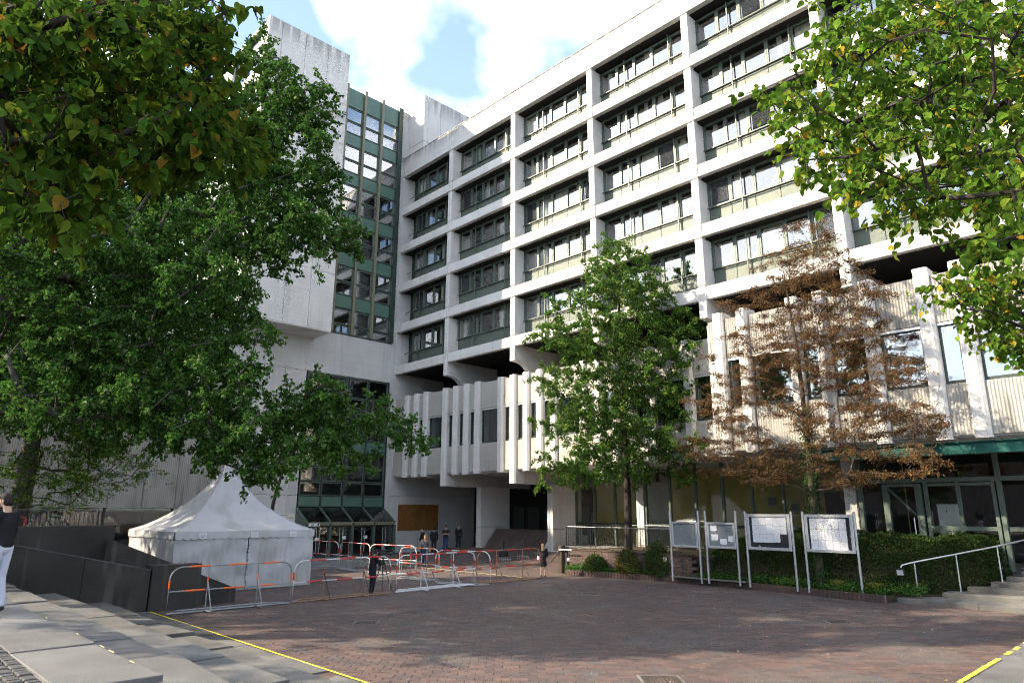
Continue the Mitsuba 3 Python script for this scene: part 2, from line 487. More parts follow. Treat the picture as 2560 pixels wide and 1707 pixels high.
def unit_meshes():
    f = MB(); w = UNIT; zs, zh = 1.24, 2.82
    for x0, x1 in ((0.0, 0.10), (w - 0.10, w)):
        f.box(x0, x1, -0.09, 0.06, zs, zh)
    f.box(0.10, w - 0.10, -0.09, 0.05, zs, zs + 0.06).box(0.10, w - 0.10, -0.09, 0.05, zh - 0.06, zh)
    f.box(0.0, w, -0.06, 0.04, zh, 2.9)
    f.box(-0.012, 0.012, 0.055, 0.075, zs, zh)
    p = MB().box(0.14, w - 0.14, -0.026, -0.022, zs + 0.07, zh - 0.07)
    q = MB(); q.add(*[np.array([[0.10, -0.02, zs + 0.06], [w - 0.10, -0.02, zs + 0.06], [w - 0.10, -0.02, zh - 0.06], [0.10, -0.02, zh - 0.06]]), [[0, 1, 2, 3]]])
    s = MB().cbox(0.012, w - 0.012, -0.06, 0.0, 0.02, zs - 0.03, 0.008)
    s.box(0.0, w, -0.07, 0.075, zs - 0.028, zs)
    def curtain(x0, x1, seed):
        r = np.random.default_rng(seed); n = 26; t = np.linspace(0, 1, n)
        x = x0 + (x1 - x0) * t; y = -0.2 + 0.045 * np.sin(t * (x1 - x0) * 48 + r.uniform(0, 6)) * (0.6 + 0.4 * np.sin(t * 9 + 1))
        lo = np.stack([x + r.uniform(-.03, .03), y, np.full(n, zs - 0.1)], 1); hi = np.stack([x, y * 0.8 - 0.04, np.full(n, zh - 0.03)], 1)
        i = np.arange(n - 1)
        return MB().add(np.vstack([lo, hi]), np.stack([i, i + 1, i + 1 + n, i + n], 1))
    blind = MB()
    for j in range(16):
        z = zh - 0.06 - j * 0.085
        blind.add([[0.15, -0.02, z], [w - 0.15, -0.02, z], [w - 0.15, 0.05, z - 0.045], [0.15, 0.05, z - 0.045]], [[0, 1, 2, 3]])
    return f, q, s, [curtain(0.16, 0.55, 1), curtain(0.75, 1.22, 2), curtain(0.16, 1.22, 3), curtain(0.5, 0.8, 4)], blind


uf, up_, us, uc, ub = unit_meshes()
D_frame = mikit.ply(bplain(uf), 'green_frame'); D_pane = mikit.ply(bplain(up_), 'glass'); D_sill = mikit.ply(bplain(us), 'olive_panel')
D_cur = [mikit.ply(bplain(c), 'curtain', smooth=True) for c in uc]; D_blind = mikit.ply(bplain(ub), 'galvanised')
# rail with its two posts, for one bay of clear width 6.9
BWID = 6.93
r_ = MB().box(0.0, BWID, -0.025, 0.025, 1.17, 1.22)
D_rail = mikit.ply(bplain(r_), 'green_frame')
D_post = mikit.ply(bplain(MB().box(-0.03, 0.03, -0.035, 0.03, 0.0, 2.9).box(-0.04, 0.04, 0.03, 0.05, 1.14, 1.24)), 'green_frame')
D_soff = mikit.ply(bplain(MB().box(0, BWID, -0.9, -0.02, 2.84, 2.86)), 'bronze_trim')
for k in range(5):
    z = LV[k][1] - 0.02
    for i in range(7):
        a = (UL + 0.0 if i == 0 else COL[i - 1] + CW)
        b = COL[i]
        if i == 0:
            a0, n = b - 4 * UNIT - 0.05, 4
        else:
            a0, n = a + 0.005, 5
        for j in range(n):
            u = a0 + j * UNIT
            w = clone(W, 'window', D_frame, BT(u, WV, z))
            clone(w, 'pane', D_pane, BT(u, WV, z))
            h = rng.random()
            if h < 0.45:
                clone(w, 'curtain', D_cur[int(rng.integers(0, 4))], BT(u, WV, z))
            elif h > 0.86:
                clone(w, 'blind', D_blind, BT(u, WV + 0.06, z))
            clone(W, 'sill_panel', D_sill, BT(u, WV, z))
        sc = np.eye(4); sc[:3, 3] = bw(a, -0.84, z)
        L = b - a
        S = np.eye(4); S[:3, :3] = np.eye(3) + (L / BWID - 1) * np.outer(EU, EU)
        rail = clone(W, 'railing', D_rail, sc @ S)
        for t in (2.12, 5.5) if i else (1.95, 5.3):
            sc2 = np.eye(4); sc2[:3, 3] = bw(a + t, -0.82, z)
            clone(rail, 'post', D_post, sc2)
# lit ceiling lamps in a few rooms
for u_, k in ((6.6, 1), (7.9, 1), (9.4, 2), (10.8, 2), (6.3, 2), (7.2, 3), (1.9, 4), (3.0, 4)):
    key = put(W, 'ceiling_lamp', MB().box(u_, u_ + .9, -2.75, -2.6, LV[k + 1][0] - .12, LV[k + 1][0] - .06), 'lamp_light', 'B')
    scene[key]['emitter'] = {'type': 'area', 'radiance': rgb((5.0, 4.4, 3.0))}
# wall at the inner end of each floor (return of the left wing), with joints
for k in range(5):
    put(W, 'return_panel', MB().cbox(UL - 0.25, UL - 0.002, -1.6, 0.06, LV[k][0] - 0.01, LV[k + 1][0] - 0.03, 0.015), 'concrete_cool', 'B')
put(W, 'return_panel', MB().cbox(UL - 0.25, UL - 0.002, -1.6, 0.06, LV[5][0], 35.15, 0.015), 'concrete_cool', 'B')
put(W, 'infill_wall', MB().box(UL, COL[0] - 4 * UNIT - 0.06, -1.5, -1.3, 14.9, 32.4), 'green_dark', 'B')
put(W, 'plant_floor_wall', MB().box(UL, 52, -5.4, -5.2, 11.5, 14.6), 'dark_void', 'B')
put(W, 'side_end_wall', MB().box(UL - .45, UL - .26, -16.2, -1.6, 0, 34.0), 'concrete_cool', 'B')

# stair head box on the roof and its caged ladder
SH = thing('stair_tower', 'square concrete stair head rising above the roof beside the green glazed wall', 'building')
for z0, z1 in ((34.2, 35.18), (35.21, 39.8)):
    put(SH, 'wall_panel', MB().cbox(-2.6, 1.3, -0.75, -0.3, z0, z1, 0.02), 'concrete', 'B')
    for v0, v1 in ((-2.15, -0.77), (-4.75, -2.18), (-7.6, -4.78)):
        put(SH, 'wall_panel', MB().cbox(0.9, 1.29, v0, v1, z0, z1, 0.02), 'concrete', 'B')
put(SH, 'roof', MB().box(-2.6, 0.9, -7.6, -0.76, 39.4, 39.6), 'far_ground', 'B')
put(SH, 'wall_panel', MB().box(-2.6, -2.3, -7.6, -0.76, 33.8, 39.8), 'concrete', 'B')
LD = thing('roof_ladder', 'white caged steel ladder on the side of the concrete stair head', 'ladder')
m = MB()
for dv in (-0.25, 0.25):
    m.tube([(1.45, -6.6 + dv, 34.0), (1.45, -6.6 + dv, 41.3)], 0.035, 6)
for j in range(24):
    m.tube([(1.45, -6.85, 34.2 + 0.3 * j), (1.45, -6.35, 34.2 + 0.3 * j)], 0.018, 5)
put(LD, 'rungs', m, 'white_steel', 'B')
m = MB()
for z in (37.0, 38.1, 39.2, 40.3, 41.25):
    m.tube([(1.45 + 0.75 * math.sin(t), -6.6 + 0.45 * math.cos(t), z) for t in np.linspace(0, PI, 12)], 0.025, 5)
for t in (0.5, 1.1, 2.0, 2.6):
    m.tube([(1.45 + 0.75 * math.sin(t), -6.6 + 0.45 * math.cos(t), 37.0), (1.45 + 0.75 * math.sin(t), -6.6 + 0.45 * math.cos(t), 41.25)], 0.02, 5)
put(LD, 'cage', m, 'white_steel', 'B')
m = MB()
for dz in (0.6, 1.2):
    m.tube([(1.2, -5.2, 39.8 + dz), (1.2, -6.35, 39.8 + dz)], 0.03, 5)
for v in (-5.2, -6.3):
    m.tube([(1.2, v, 39.7), (1.2, v, 41.0)], 0.03, 5)
put(LD, 'guard_rail', m, 'white_steel', 'B')

# ================================================================ podium of the main wing: fins, panels, windows
FINPROF = [(0.0, 0.0), (0.40, 0.0), (0.50, -0.10), (0.50, -0.95), (-0.05, -0.95), (-0.05, -0.08)]


def fin(par, u, v, z0, z1, m='concrete'):
    put(par, 'fin', MB().prism([(u + a, v + b) for a, b in FINPROF], 2, z0, z1), m, 'B')


def podium_bay(par, a, b, v, panel, zz, glass='glass_shop'):
    """panels and window between two fins a..b (clear), front plane v"""
    zb, zs, zh, zt = zz
    put(par, 'panel', MB().cbox(a, b, v - 0.50, v - 0.20, zh + 0.02, zt, 0.02), panel, 'B')
    put(par, 'panel', MB().cbox(a, b, v - 0.50, v - 0.20, zb, zs - 0.02, 0.02), panel, 'B')
    f = MB(); t = 0.08
    f.box(a, a + t, v - 0.46, v - 0.34, zs, zh).box(b - t, b, v - 0.46, v - 0.34, zs, zh)
    f.box(a + t, b - t, v - 0.46, v - 0.31, zs, zs + 0.12).box(a + t, b - t, v - 0.46, v - 0.32, zh - 0.12, zh)
    w = put(par, 'window', f, 'green_dark', 'B')
    q = np.array([[a + t, v - 0.40, zs + .12], [b - t, v - 0.40, zs + .12], [b - t, v - 0.40, zh - .12], [a + t, v - 0.40, zh - .12]])
    put(w, 'pane', MB().add(q, [[0, 1, 2, 3]]), glass, 'B')
    put(w, 'blind_box', MB().box(a + .02, b - .02, v - .32, v - .22, zh - .1, zh + 0.0), 'silver', 'B')


P = thing('podium_block', 'concrete podium under the office wing with tall vertical fins and dark recessed windows', 'building')
ZA = (5.9, 7.87, 10.28, 12.18)
fins = [0.47, 1.75, 3.0]
for k in range(4):
    c = COL[k]
    if k:
        fins.append(c - 1.25)
    fins += [c] if k < 3 else []
    if k < 3:
        fins += [c + 1.24, c + 2.47, c + 3.7]
fins = sorted(fins + [COL[2] + 6.15])
fins = sorted(set(round(f, 2) for f in fins))
for f_ in fins:
    oncol = any(abs(f_ - c) < 0.05 for c in COL)
    if oncol:
        fin(P, f_, 0.02, 5.0, 12.3); put(P, 'beam_end', MB().box(f_ + 0.02, f_ + 0.46, -9, -0.82, 4.98, 5.88), 'concrete', 'B')
    else:
        fin(P, f_, 0.0, 5.77, 12.3)
ends = [UL - 0.0] + fins + [29.2]
for a, b in zip([UL - 0.08 - 0.45] + fins, fins + [29.2]):
    podium_bay(P, a + 0.505, b - 0.055, 0.0, 'concrete_panel', ZA, 'glass_dim')
put(P, 'soffit', MB().box(UL, 29.0, -8.8, -0.3, 5.86, 5.98), 'concrete_cool', 'B')
put(P, 'roof', MB().box(UL, 29.0, -8.8, -0.63, 11.9, 12.05), 'far_ground', 'B')
put(P, 'room_wall', MB().box(UL, 48, -6.2, -6.0, 6.0, 11.9), 'room_grey', 'B')

Q = thing('projecting_podium', 'ribbed concrete podium front stepping forward on the right above a green band', 'building')
PV = 2.0
ZB = (5.98, 8.0, 10.42, 12.42)
fq = [29.5, 30.76, 33.2, 34.45, 36.42, 38.53, 39.8, 42.2, 43.45, 45.9, 47.2, 49.6]
for f_ in fq:
    fin(Q, f_, PV, 5.87, 12.75)
for a, b in zip([28.6] + fq[:-1], fq):
    podium_bay(Q, a + 0.505, b - 0.055, PV, 'concrete_ribbed', ZB, 'glass')
put(Q, 'soffit', MB().box(29.0, 50, -8.8, PV - 0.3, 5.93, 6.05), 'concrete_cool', 'B')
put(Q, 'roof', MB().box(29.0, 50, -8.8, PV - 0.63, 12.1, 12.25), 'far_ground', 'B')
put(Q, 'side_wall', MB().box(29.0, 29.3, -0.5, PV - 0.3, 5.95, 12.3), 'concrete', 'B')
put(Q, 'awning_band', MB().cbox(34.0, 50, PV - 0.42, PV - 0.3, 5.33, 5.74, 0.01).box(34.0, 50, PV - 0.5, PV - 0.2, 5.74, 5.78), 'awning_green', 'B', label='dark green metal band above the glass shop front')

# ground floor of the main wing: pillars, brown-dark recess, yellow room behind glass, glass doors on the right
G = thing('ground_floor', 'shaded ground floor under the podium with square concrete pillars, dark glazing and a yellow room', 'building')
for c in (6.07, 13.42, 20.8):
    for z0, z1 in ((0.2, 2.05), (2.07, 5.0)):
        put(G, 'pillar', MB().cbox(c, c + 0.2, -6.0, -3.0, z0, z1, 0.015).cbox(c + 0.23, c + 0.52, -6.0, -3.0, z0, z1, 0.015), 'concrete', 'B')
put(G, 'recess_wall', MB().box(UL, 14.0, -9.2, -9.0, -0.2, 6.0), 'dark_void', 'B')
for u in (0.6, 2.3, 4.0, 5.7, 7.6, 9.3, 11.0):
    put(G, 'door_panel', MB().cbox(u, u + 1.2, -8.98, -8.92, 0.55, 3.6, 0.01), 'green_dark', 'B')
    put(G, 'kick_plate', MB().box(u + 0.15, u + 1.0, -8.91, -8.9, 0.7, 1.5), 'cabinet_white', 'B')
for u0, u1, v in ((13.95, 20.8, -5.4), (21.4, 33.3, -3.2)):
    n = max(2, int((u1 - u0) / 1.65)); s = (u1 - u0) / n
    for j in range(n + 1):
        put(G, 'mullion', MB().box(u0 + j * s - 0.06, u0 + j * s + 0.06, v - 0.1, v + 0.1, 0.8, 5.86), 'green_frame', 'B')
    for j in range(n):
        q = np.array([[u0 + j * s + .06, v, .95], [u0 + (j + 1) * s - .06, v, .95], [u0 + (j + 1) * s - .06, v, 5.8], [u0 + j * s + .06, v, 5.8]])
        put(G, 'pane', MB().add(q, [[0, 1, 2, 3]]), 'glass_shop', 'B')
    put(G, 'transom', MB().box(u0, u1, v - 0.07, v + 0.07, 2.35, 2.5).box(u0, u1, v - .09, v + .09, .8, .95), 'green_dark', 'B')
put(G, 'room_back_wall', MB().box(14, 34.4, -7.4, -7.2, 0.6, 5.9), 'yellow_wall', 'B', label='bright yellow back wall of the room behind the glass')
put(G, 'room_floor', MB().box(14, 50, -7.2, -3.3, 0.9, 1.0), 'room_grey', 'B')
for u0, u1 in ((30.4, 31.5), (31.6, 32.9)):
    put(G, 'dark_doorway', MB().box(u0, u1, -7.19, -7.1, 1.0, 4.3), 'dark_wood', 'B')
for k, (u, z) in enumerate(((27.1, 3.55), (28.4, 3.2), (29.5, 3.5))):
    f = put(G, 'wall_picture', MB().cbox(u, u + 0.55, -7.19, -7.13, z, z + 0.5, 0.01), 'galvanised', 'B')
    put(f, 'picture_sheet', MB().box(u + 0.06, u + 0.49, -7.129, -7.12, z + 0.06, z + 0.44), 'board_grey', 'B')
put(G, 'wall_shelf', MB().box(28.0, 29.4, -7.19, -7.0, 3.0, 3.06), 'white_paint', 'B')
put(G, 'wall_sign', MB().box(12.7, 13.2, -4.2, -4.18, 1.95, 2.03).box(12.7, 13.2, -4.2, -4.18, 2.07, 2.14), 'paper', 'B')
put(G, 'pillar', MB().cbox(33.54, 34.08, -2.0, -1.5, 0.5, 5.93, 0.015), 'concrete', 'B')
# shop front on the right
SF = thing('glass_entrance', 'dark glazed entrance front with green frames and a diagonal-braced door on the right', 'entrance')
v = -1.5
m = MB().box(34.1, 50, v - .1, v + .1, 4.44, 4.62)
for u in (34.2, 39.49, 42.4, 45.4, 48.4):
    m.box(u, u + .16, v - .12, v + .12, 1.0, 5.9)
put(SF, 'frame', m, 'green_frame', 'B')
d = put(SF, 'door', MB().box(35.23, 35.46, v - .06, v + .13, 1.2, 4.4).box(36.52, 36.78, v - .06, v + .13, 1.2, 4.4).box(35.46, 36.52, v - .06, v + .13, 4.28, 4.4).box(35.46, 36.52, v - .06, v + .13, 1.2, 1.5), 'green_frame', 'B')
m = MB().tube([(35.42, v + .06, 4.25), (36.55, v + .06, 3.0)], 0.06, 4)
put(d, 'brace', m, 'green_frame', 'B')
put(d, 'pull_handle', MB().tube([(36.4, v + .2, 1.6), (36.4, v + .2, 3.0)], 0.025, 6).tube([(36.4, v + .1, 2.9), (36.4, v + .2, 2.9)], 0.02, 5).tube([(36.4, v + .1, 1.7), (36.4, v + .2, 1.7)], 0.02, 5), 'silver', 'B')
m = MB()
for u in (36.86, 38.06, 39.3):
    m.box(u, u + .13, v - .08, v + .1, 1.0, 4.44)
m.box(36.99, 39.3, v - .08, v + .09, 4.28, 4.4).box(36.99, 39.3, v - .08, v + .09, 2.5, 2.66)
for u in (40.8, 43.8):
    m.box(u, u + .1, v - .08, v + .1, 1.0, 4.44)
m.box(39.7, 50, v - .08, v + .09, 2.5, 2.66)
put(SF, 'window_frame', m, 'green_frame', 'B')
for a, b in ((34.36, 35.23), (35.46, 36.52), (36.99, 38.06), (38.19, 39.3), (39.65, 40.8), (40.9, 42.4), (42.6, 43.8), (43.9, 45.4)):
    for z0, z1 in ((1.5, 4.28), (4.62, 5.9)):
        put(SF, 'pane', MB().add(np.array([[a, v, z0], [b, v, z0], [b, v, z1], [a, v, z1]]), [[0, 1, 2, 3]]), 'glass_shop', 'B')
put(SF, 'room_wall', MB().box(34.4, 50, -7.6, -7.4, 0.5, 6).box(34.2, 34.4, -7.4, -1.7, .5, 6), 'dark_void', 'B')
cb = thing('white_cabinet', 'white metal cabinet standing just inside the dark glazed front', 'cabinet')
put(cb, 'body', MB().cbox(37.1, 37.85, -2.6, -2.1, 1.0, 3.55, 0.01), 'cabinet_white', 'B')
put(cb, 'lock', MB().sphere((37.45, -2.09, 3.25), 0.03, sub=1), 'black_metal', 'B')
put(cb, 'paper_note', MB().box(37.12, 37.45, -2.09, -2.08, 2.62, 2.82), 'paper', 'B')
put(None, 'timber_panel', MB().cbox(UL + 0.002, UL + 0.06, -4.95, -0.88, 1.69, 3.73, 0.01), 'osb', 'B')
USED.add('timber_panel')
labels['timber_panel'] = {'label': 'large rust-brown chipboard panel fixed to the grey wall right of the glazed entrance', 'category': 'panel'}

# ================================================================ the left wing: green glazed strip, white block, ribbed base
L = thing('left_wing', 'left court building with a green glazed stair strip, blank white concrete block and ribbed base', 'building')
put(L, 'corner_pier', MB().cbox(UL - 0.6, UL, 0.08, 0.5, 0, 34.3, 0.02), 'concrete_cool', 'B')
put(L, 'corner_pier', MB().cbox(UL - 0.6, UL, -0.3, 0.5, 34.32, 38.9, 0.02), 'concrete_cool', 'B')
put(L, 'core_wall', MB().box(-9.0, -7.6, 0.0, 14.0, 0, 38.5), 'room_grey', 'B')
put(L, 'roof', MB().box(-9.0, UL, 0.0, 7.6, 38.3, 38.5), 'far_ground', 'B')
put(L, 'concrete_band', MB().cbox(UL - 0.5, UL, 0.5, 7.9, 13.52, 16.82, 0.02), 'concrete_cool', 'B')
put(L, 'concrete_band', MB().cbox(UL - 0.5, UL, 7.9, 22, 13.52, 16.82, 0.02), 'concrete_cool', 'B')
put(L, 'band_ledge', MB().box(UL - 0.4, UL + 0.06, 0.5, 7.5, 16.82, 16.88), 'black_metal', 'B')
mull = [0.45, 2.48, 4.27, 6.08, 7.85]
for i, v_ in enumerate(mull[:4]):
    wd = 0.42 if i == 0 else 0.22
    put(L, 'mullion', MB().box(UL - 0.1, UL + 0.22, v_, v_ + wd, 16.88, 38.95), 'green_dark' if i == 0 else 'bronze_trim', 'B')
cols = [(0.87, 2.48), (2.70, 4.27), (4.49, 6.08), (6.30, 7.85)]


def lpane(par, a, b, z0, z1, u=UL - 0.04, m='glass_blue'):
    f = MB(); t = 0.07
    f.box(u - .05, u + .05, a, a + t, z0, z1).box(u - .05, u + .05, b - t, b, z0, z1)
    f.box(u - .05, u + .05, a + t, b - t, z0, z0 + t).box(u - .05, u + .05, a + t, b - t, z1 - t, z1)
    w = put(par, 'window', f, 'green_frame', 'B')
    q = np.array([[u, a + t, z0 + t], [u, b - t, z0 + t], [u, b - t, z1 - t], [u, a + t, z1 - t]])
    put(w, 'pane', MB().add(q, [[0, 1, 2, 3]]), m, 'B')


for a, b in cols:
    put(L, 'spandrel', MB().cbox(UL - .1, UL + .02, a, b, 37.0, 38.74, .01), 'green_panel', 'B')
    for k in range(6):
        zt = 36.9 - 3.6 * k
        lpane(L, a, b, zt - 1.25, zt)
        lpane(L, a, b, max(zt - 2.38, 16.9), zt - 1.34)
        if k < 5:
            put(L, 'spandrel', MB().cbox(UL - .1, UL + .0, a, b, zt - 3.5, zt - 2.44, .01), 'green_panel', 'B')
scene['lamp_light'] = {'type': 'diffuse', 'reflectance': rgb((0.8, 0.8, 0.8))}
USED.add('lamp_light')
for k in range(6):
    zc = 37.6 - 3.6 * k
    put(L, 'ceiling', MB().box(-7.6, UL - 0.12, 0.2, 7.4, zc - .6, zc - .1), 'room_white', 'B')
    for j, v_ in enumerate((1.3, 3.0, 4.9, 6.6)):
        for u_ in (-2.0, -3.9):
            if k in (0, 1) or (k + j) % 2 == 0 or u_ == -2.0:
                key = put(L, 'ceiling_lamp', MB().box(u_ - .07, u_ + .07, v_ - .6, v_ + .6, zc - .66, zc - .62), 'lamp_light', 'B')
                scene[key]['emitter'] = {'type': 'area', 'radiance': rgb((9.0, 7.4, 4.6))}
# lower glazing down to the entrance canopy
low = [(0.62, 2.42), (2.5, 4.24), (4.32, 6.05), (6.13, 7.80)]
for i, (a, b) in enumerate(low):
    put(L, 'mullion', MB().box(UL - .1, UL + .14, a - .06, a + .02, 3.5, 13.5), 'green_dark', 'B')
    for z0, z1, g in ((3.52, 4.24, 1), (4.3, 5.3, 0), (5.36, 6.4, 0), (6.46, 7.5, 0), (7.56, 8.5, 1), (8.56, 9.6, 0), (9.66, 10.7, 0), (10.76, 11.8, 0), (11.86, 13.45, 0)):
        if g:
            put(L, 'spandrel', MB().cbox(UL - .1, UL, a + .02, b, z0, z1, .01), 'green_panel', 'B')
        else:
            lpane(L, a + .02, b, z0, z1, m='glass_dim')
put(L, 'wall_backing', MB().box(UL - .6, UL - .3, -9.0, .05, 0, 14).box(UL - .6, UL - .3, 7.93, 12.4, 0, 13.5), 'dark_void', 'B')
put(L, 'hall_wall', MB().box(-5.0, -4.8, 0.3, 14, 0, 13.4), 'room_grey', 'B')
put(L, 'hall_floor', MB().box(-5.0, UL - .2, 0.3, 14, 7.7, 7.9).box(-5.0, UL - .2, 0.3, 14, 13.3, 13.5), 'room_grey', 'B')
put(L, 'side_wall', MB().cbox(UL - .5, UL, -9.0, .06, 0, 4.38, .01).cbox(UL - .5, UL, -9.0, .06, 4.4, 14.3, .01), 'concrete_cool', 'B')
put(L, 'end_wall', MB().box(-9.0, UL - .12, 0.06, 0.18, 0, 38.3), 'room_grey', 'B')
for z0, z1 in ((0, 4.3), (4.32, 8.9), (8.92, 13.5)):
    put(L, 'wall_panel', MB().cbox(UL - .4, UL, 7.93, 9.6, z0, z1, .012), 'concrete_cool', 'B')
    put(L, 'wall_panel', MB().cbox(UL - .4, UL, 9.63, 12.4, z0, z1, .012), 'concrete_cool', 'B')
put(L, 'conduit', MB().tube([(UL + .04, 8.75, 3.0), (UL + .04, 8.75, 7.5)], .03, 6), 'silver', 'B')
# blank white block standing out over the base
vj = [7.5, 9.42, 11.36, 13.32, 14.38]
zj = [16.12, 20.62, 24.25, 27.9, 31.52, 35.1, 39.8]
for i in range(4):
    for k in range(6):
        put(L, 'block_panel', MB().cbox(0.9, 1.43, vj[i] + .012, vj[i + 1] - .012, zj[k] + .012, zj[k + 1] - .012, .012), 'concrete', 'B')
put(L, 'block_core', MB().box(-12, 0.95, 7.55, 14.0, 16.14, 39.7).box(-12, 1.42, 7.5, 14.36, 16.06, 16.12), 'concrete_cool', 'B')
for k in range(6):
    for i, (a, b) in enumerate(((0.0, 1.42), (-2.6, -0.03), (-5.2, -2.63), (-7.8, -5.23))):
        if i in (1, 2):
            f = MB(); z0, z1 = zj[k] + .9, zj[k + 1] - .4
            put(L, 'block_panel', MB().cbox(a, b, 14.0, 14.37, zj[k] + .012, z0, .012), 'concrete', 'B')
            put(L, 'block_panel', MB().cbox(a, b, 14.0, 14.37, z1, zj[k + 1] - .012, .012), 'concrete', 'B')
            w = put(L, 'window', MB().box(a, a + .1, 14.05, 14.2, z0, z1).box(b - .1, b, 14.05, 14.2, z0, z1).box(a + .1, b - .1, 14.05, 14.2, z0, z0 + .1).box(a + .1, b - .1, 14.05, 14.2, z1 - .1, z1), 'green_dark', 'B')
            put(w, 'pane', MB().add(np.array([[a, 14.1, z0], [b, 14.1, z0], [b, 14.1, z1], [a, 14.1, z1]]), [[0, 1, 2, 3]]), 'glass_blue', 'B')
        else:
            put(L, 'block_panel', MB().cbox(a, b, 14.0, 14.37, zj[k] + .012, zj[k + 1] - .012, .012), 'concrete', 'B')
# ribbed base further left, glass strip below
vs = [12.43 + 1.93 * i for i in range(13)]
for i in range(12):
    put(L, 'ribbed_panel', MB().cbox(UL - .4, UL + .05, vs[i] + .012, vs[i + 1] - .012, 3.36, 9.4, .012), 'concrete_ribbed', 'B')
    put(L, 'ribbed_panel', MB().cbox(UL - .4, UL + .05, vs[i] + .012, vs[i + 1] - .012, 9.43, 13.5, .012), 'concrete_ribbed', 'B')
    if i % 2 == 0:
        put(L, 'mullion', MB().box(UL - .3, UL - .16, vs[i] - .05, vs[i] + .07, 0, 3.35), 'black_metal', 'B')
    put(L, 'strip_pane', MB().add(np.array([[UL - .25, vs[i], 0.1], [UL - .25, vs[i + 1], .1], [UL - .25, vs[i + 1], 3.34], [UL - .25, vs[i], 3.34]]), [[0, 1, 2, 3]]), 'glass_strip', 'B')
put(L, 'strip_wall', MB().box(-5, -4.8, 12, 36, 0, 3.4).box(-5, UL - .3, 12, 36, 3.2, 3.4), 'dark_void', 'B')
put(L, 'base_core', MB().box(-9, UL - .42, 14, 36, 3.4, 13.4), 'concrete_cool', 'B')

# glazed entrance porch with sloping canopy
E = thing('glazed_porch', 'green framed entrance porch with four sloping glass canopy bays and dark double doors', 'entrance')
u0, u1, z0, z1 = UL + .1, 0.72, 3.5, 2.46
dx = math.hypot(u1 - u0, z1 - z0)
for i in range(5):
    v_ = 0.56 + 1.83 * i
    m = MB().prism([(u0, z0), (u0, z0 - .14), (u1, z1 - .14), (u1, z1)], 1, v_, v_ + .12)
    put(E, 'canopy_rib', m, 'green_frame', 'B')
    put(E, 'door_post', MB().box(u1 - .16, u1, v_ - .05, v_ + .13, 0, 2.2), 'green_frame', 'B')
for i in range(4):
    a, b = 0.68 + 1.83 * i, 0.56 + 1.83 * (i + 1)
    put(E, 'canopy_pane', MB().add(np.array([[u0, a, z0 - .06], [u1, a, z1 - .06], [u1, b, z1 - .06], [u0, b, z0 - .06]]), [[0, 1, 2, 3]]), 'glass_dim', 'B')
    put(E, 'canopy_lip', MB().cbox(u1 - .05, u1 + .06, a, b, 2.2, 2.44, .01), 'bronze_trim', 'B')
    for j in range(2):
        da, db = a + .02 + j * .85, a + .02 + j * .85 + .83
        u_ = u1 - .1
        f = MB().box(u_ - .05, u_, da, da + .09, .02, 2.18).box(u_ - .05, u_, db - .09, db, .02, 2.18).box(u_ - .05, u_, da + .09, db - .09, 2.08, 2.18).box(u_ - .05, u_, da + .09, db - .09, .02, .22)
        d = put(E, 'door', f, 'green_dark', 'B')
        put(d, 'pane', MB().add(np.array([[u_ - .03, da, .2], [u_ - .03, db, .2], [u_ - .03, db, 2.1], [u_ - .03, da, 2.1]]), [[0, 1, 2, 3]]), 'glass_dim', 'B')
        s = (da, db) if j else (db, da)
        put(d, 'brace', MB().tube([(u_ + .01, s[0], 1.6), (u_ + .01, s[1], 2.1)], .03, 4), 'green_dark', 'B')
        h = db - .12 if not j else da + .12
        put(d, 'handle', MB().tube([(u_ + .07, h, .3), (u_ + .07, h, 2.0)], .022, 6), 'silver', 'B')
put(E, 'side_pane', MB().add(np.array([[u0, .6, 0], [u1 - .1, .6, 0], [u1 - .1, .6, 2.4], [u0, .6, 3.4]]), [[0, 1, 2, 3]]), 'glass_dim', 'B')
put(E, 'side_pane', MB().add(np.array([[u0, 7.95, 0], [u1 - .1, 7.95, 0], [u1 - .1, 7.95, 2.4], [u0, 7.95, 3.4]]), [[0, 1, 2, 3]]), 'glass_dim', 'B')
put(E, 'inner_wall', MB().box(UL + .0, UL + .06, .6, 7.9, 0, 3.4), 'dark_void', 'B')
for i, (v_, z_) in enumerate(((3.15, 1.22), (4.95, 1.22), (7.1, 1.15))):
    put(None, num('door_notice'), MB().box(u1 - .04, u1 - .03, v_ - .15, v_ + .15, z_, z_ + .24), 'paper', 'B')
labels['door_notice'] = {'label': 'white paper notice on the second glass door from the right', 'category': 'notice'}
labels['door_notice_001'] = {'label': 'white paper notice on the middle glass door of the porch', 'category': 'notice'}
labels['door_notice_002'] = {'label': 'white paper notice on the leftmost glass door beside the tent', 'category': 'notice'}
S = thing('entrance_sign', 'small white sign with dark lettering hung under the left end of the porch canopy', 'sign')
put(S, 'plate', MB().box(u1 + .07, u1 + .09, 7.0, 7.85, 2.16, 2.36), 'paper', 'B')
put(S, 'lettering', MB().box(u1 + .091, u1 + .095, 7.45, 7.5, 2.21, 2.31).box(u1 + .091, u1 + .095, 7.53, 7.6, 2.21, 2.31).box(u1 + .091, u1 + .095, 7.63, 7.67, 2.21, 2.31).box(u1 + .091, u1 + .095, 7.08, 7.2, 2.2, 2.32), 'board_black', 'B')
S = thing('court_plaque', 'cream nameplate with a golden lion crest on the concrete wall behind the tent', 'sign')
put(S, 'plate', MB().cbox(UL + .002, UL + .05, 7.97, 9.75, 2.15, 2.99, .008), 'bronze_trim', 'B') if 0 else put(S, 'plate', MB().cbox(UL + .002, UL + .05, 7.97, 9.75, 2.15, 2.99, .008), 'curtain', 'B')
tm = meshkit.text_mesh('Strafjustizzentrum', 0.12)
tv = np.array(tm.vertices); tv = tv - tv.min(0); wid = tv[:, 0].max()
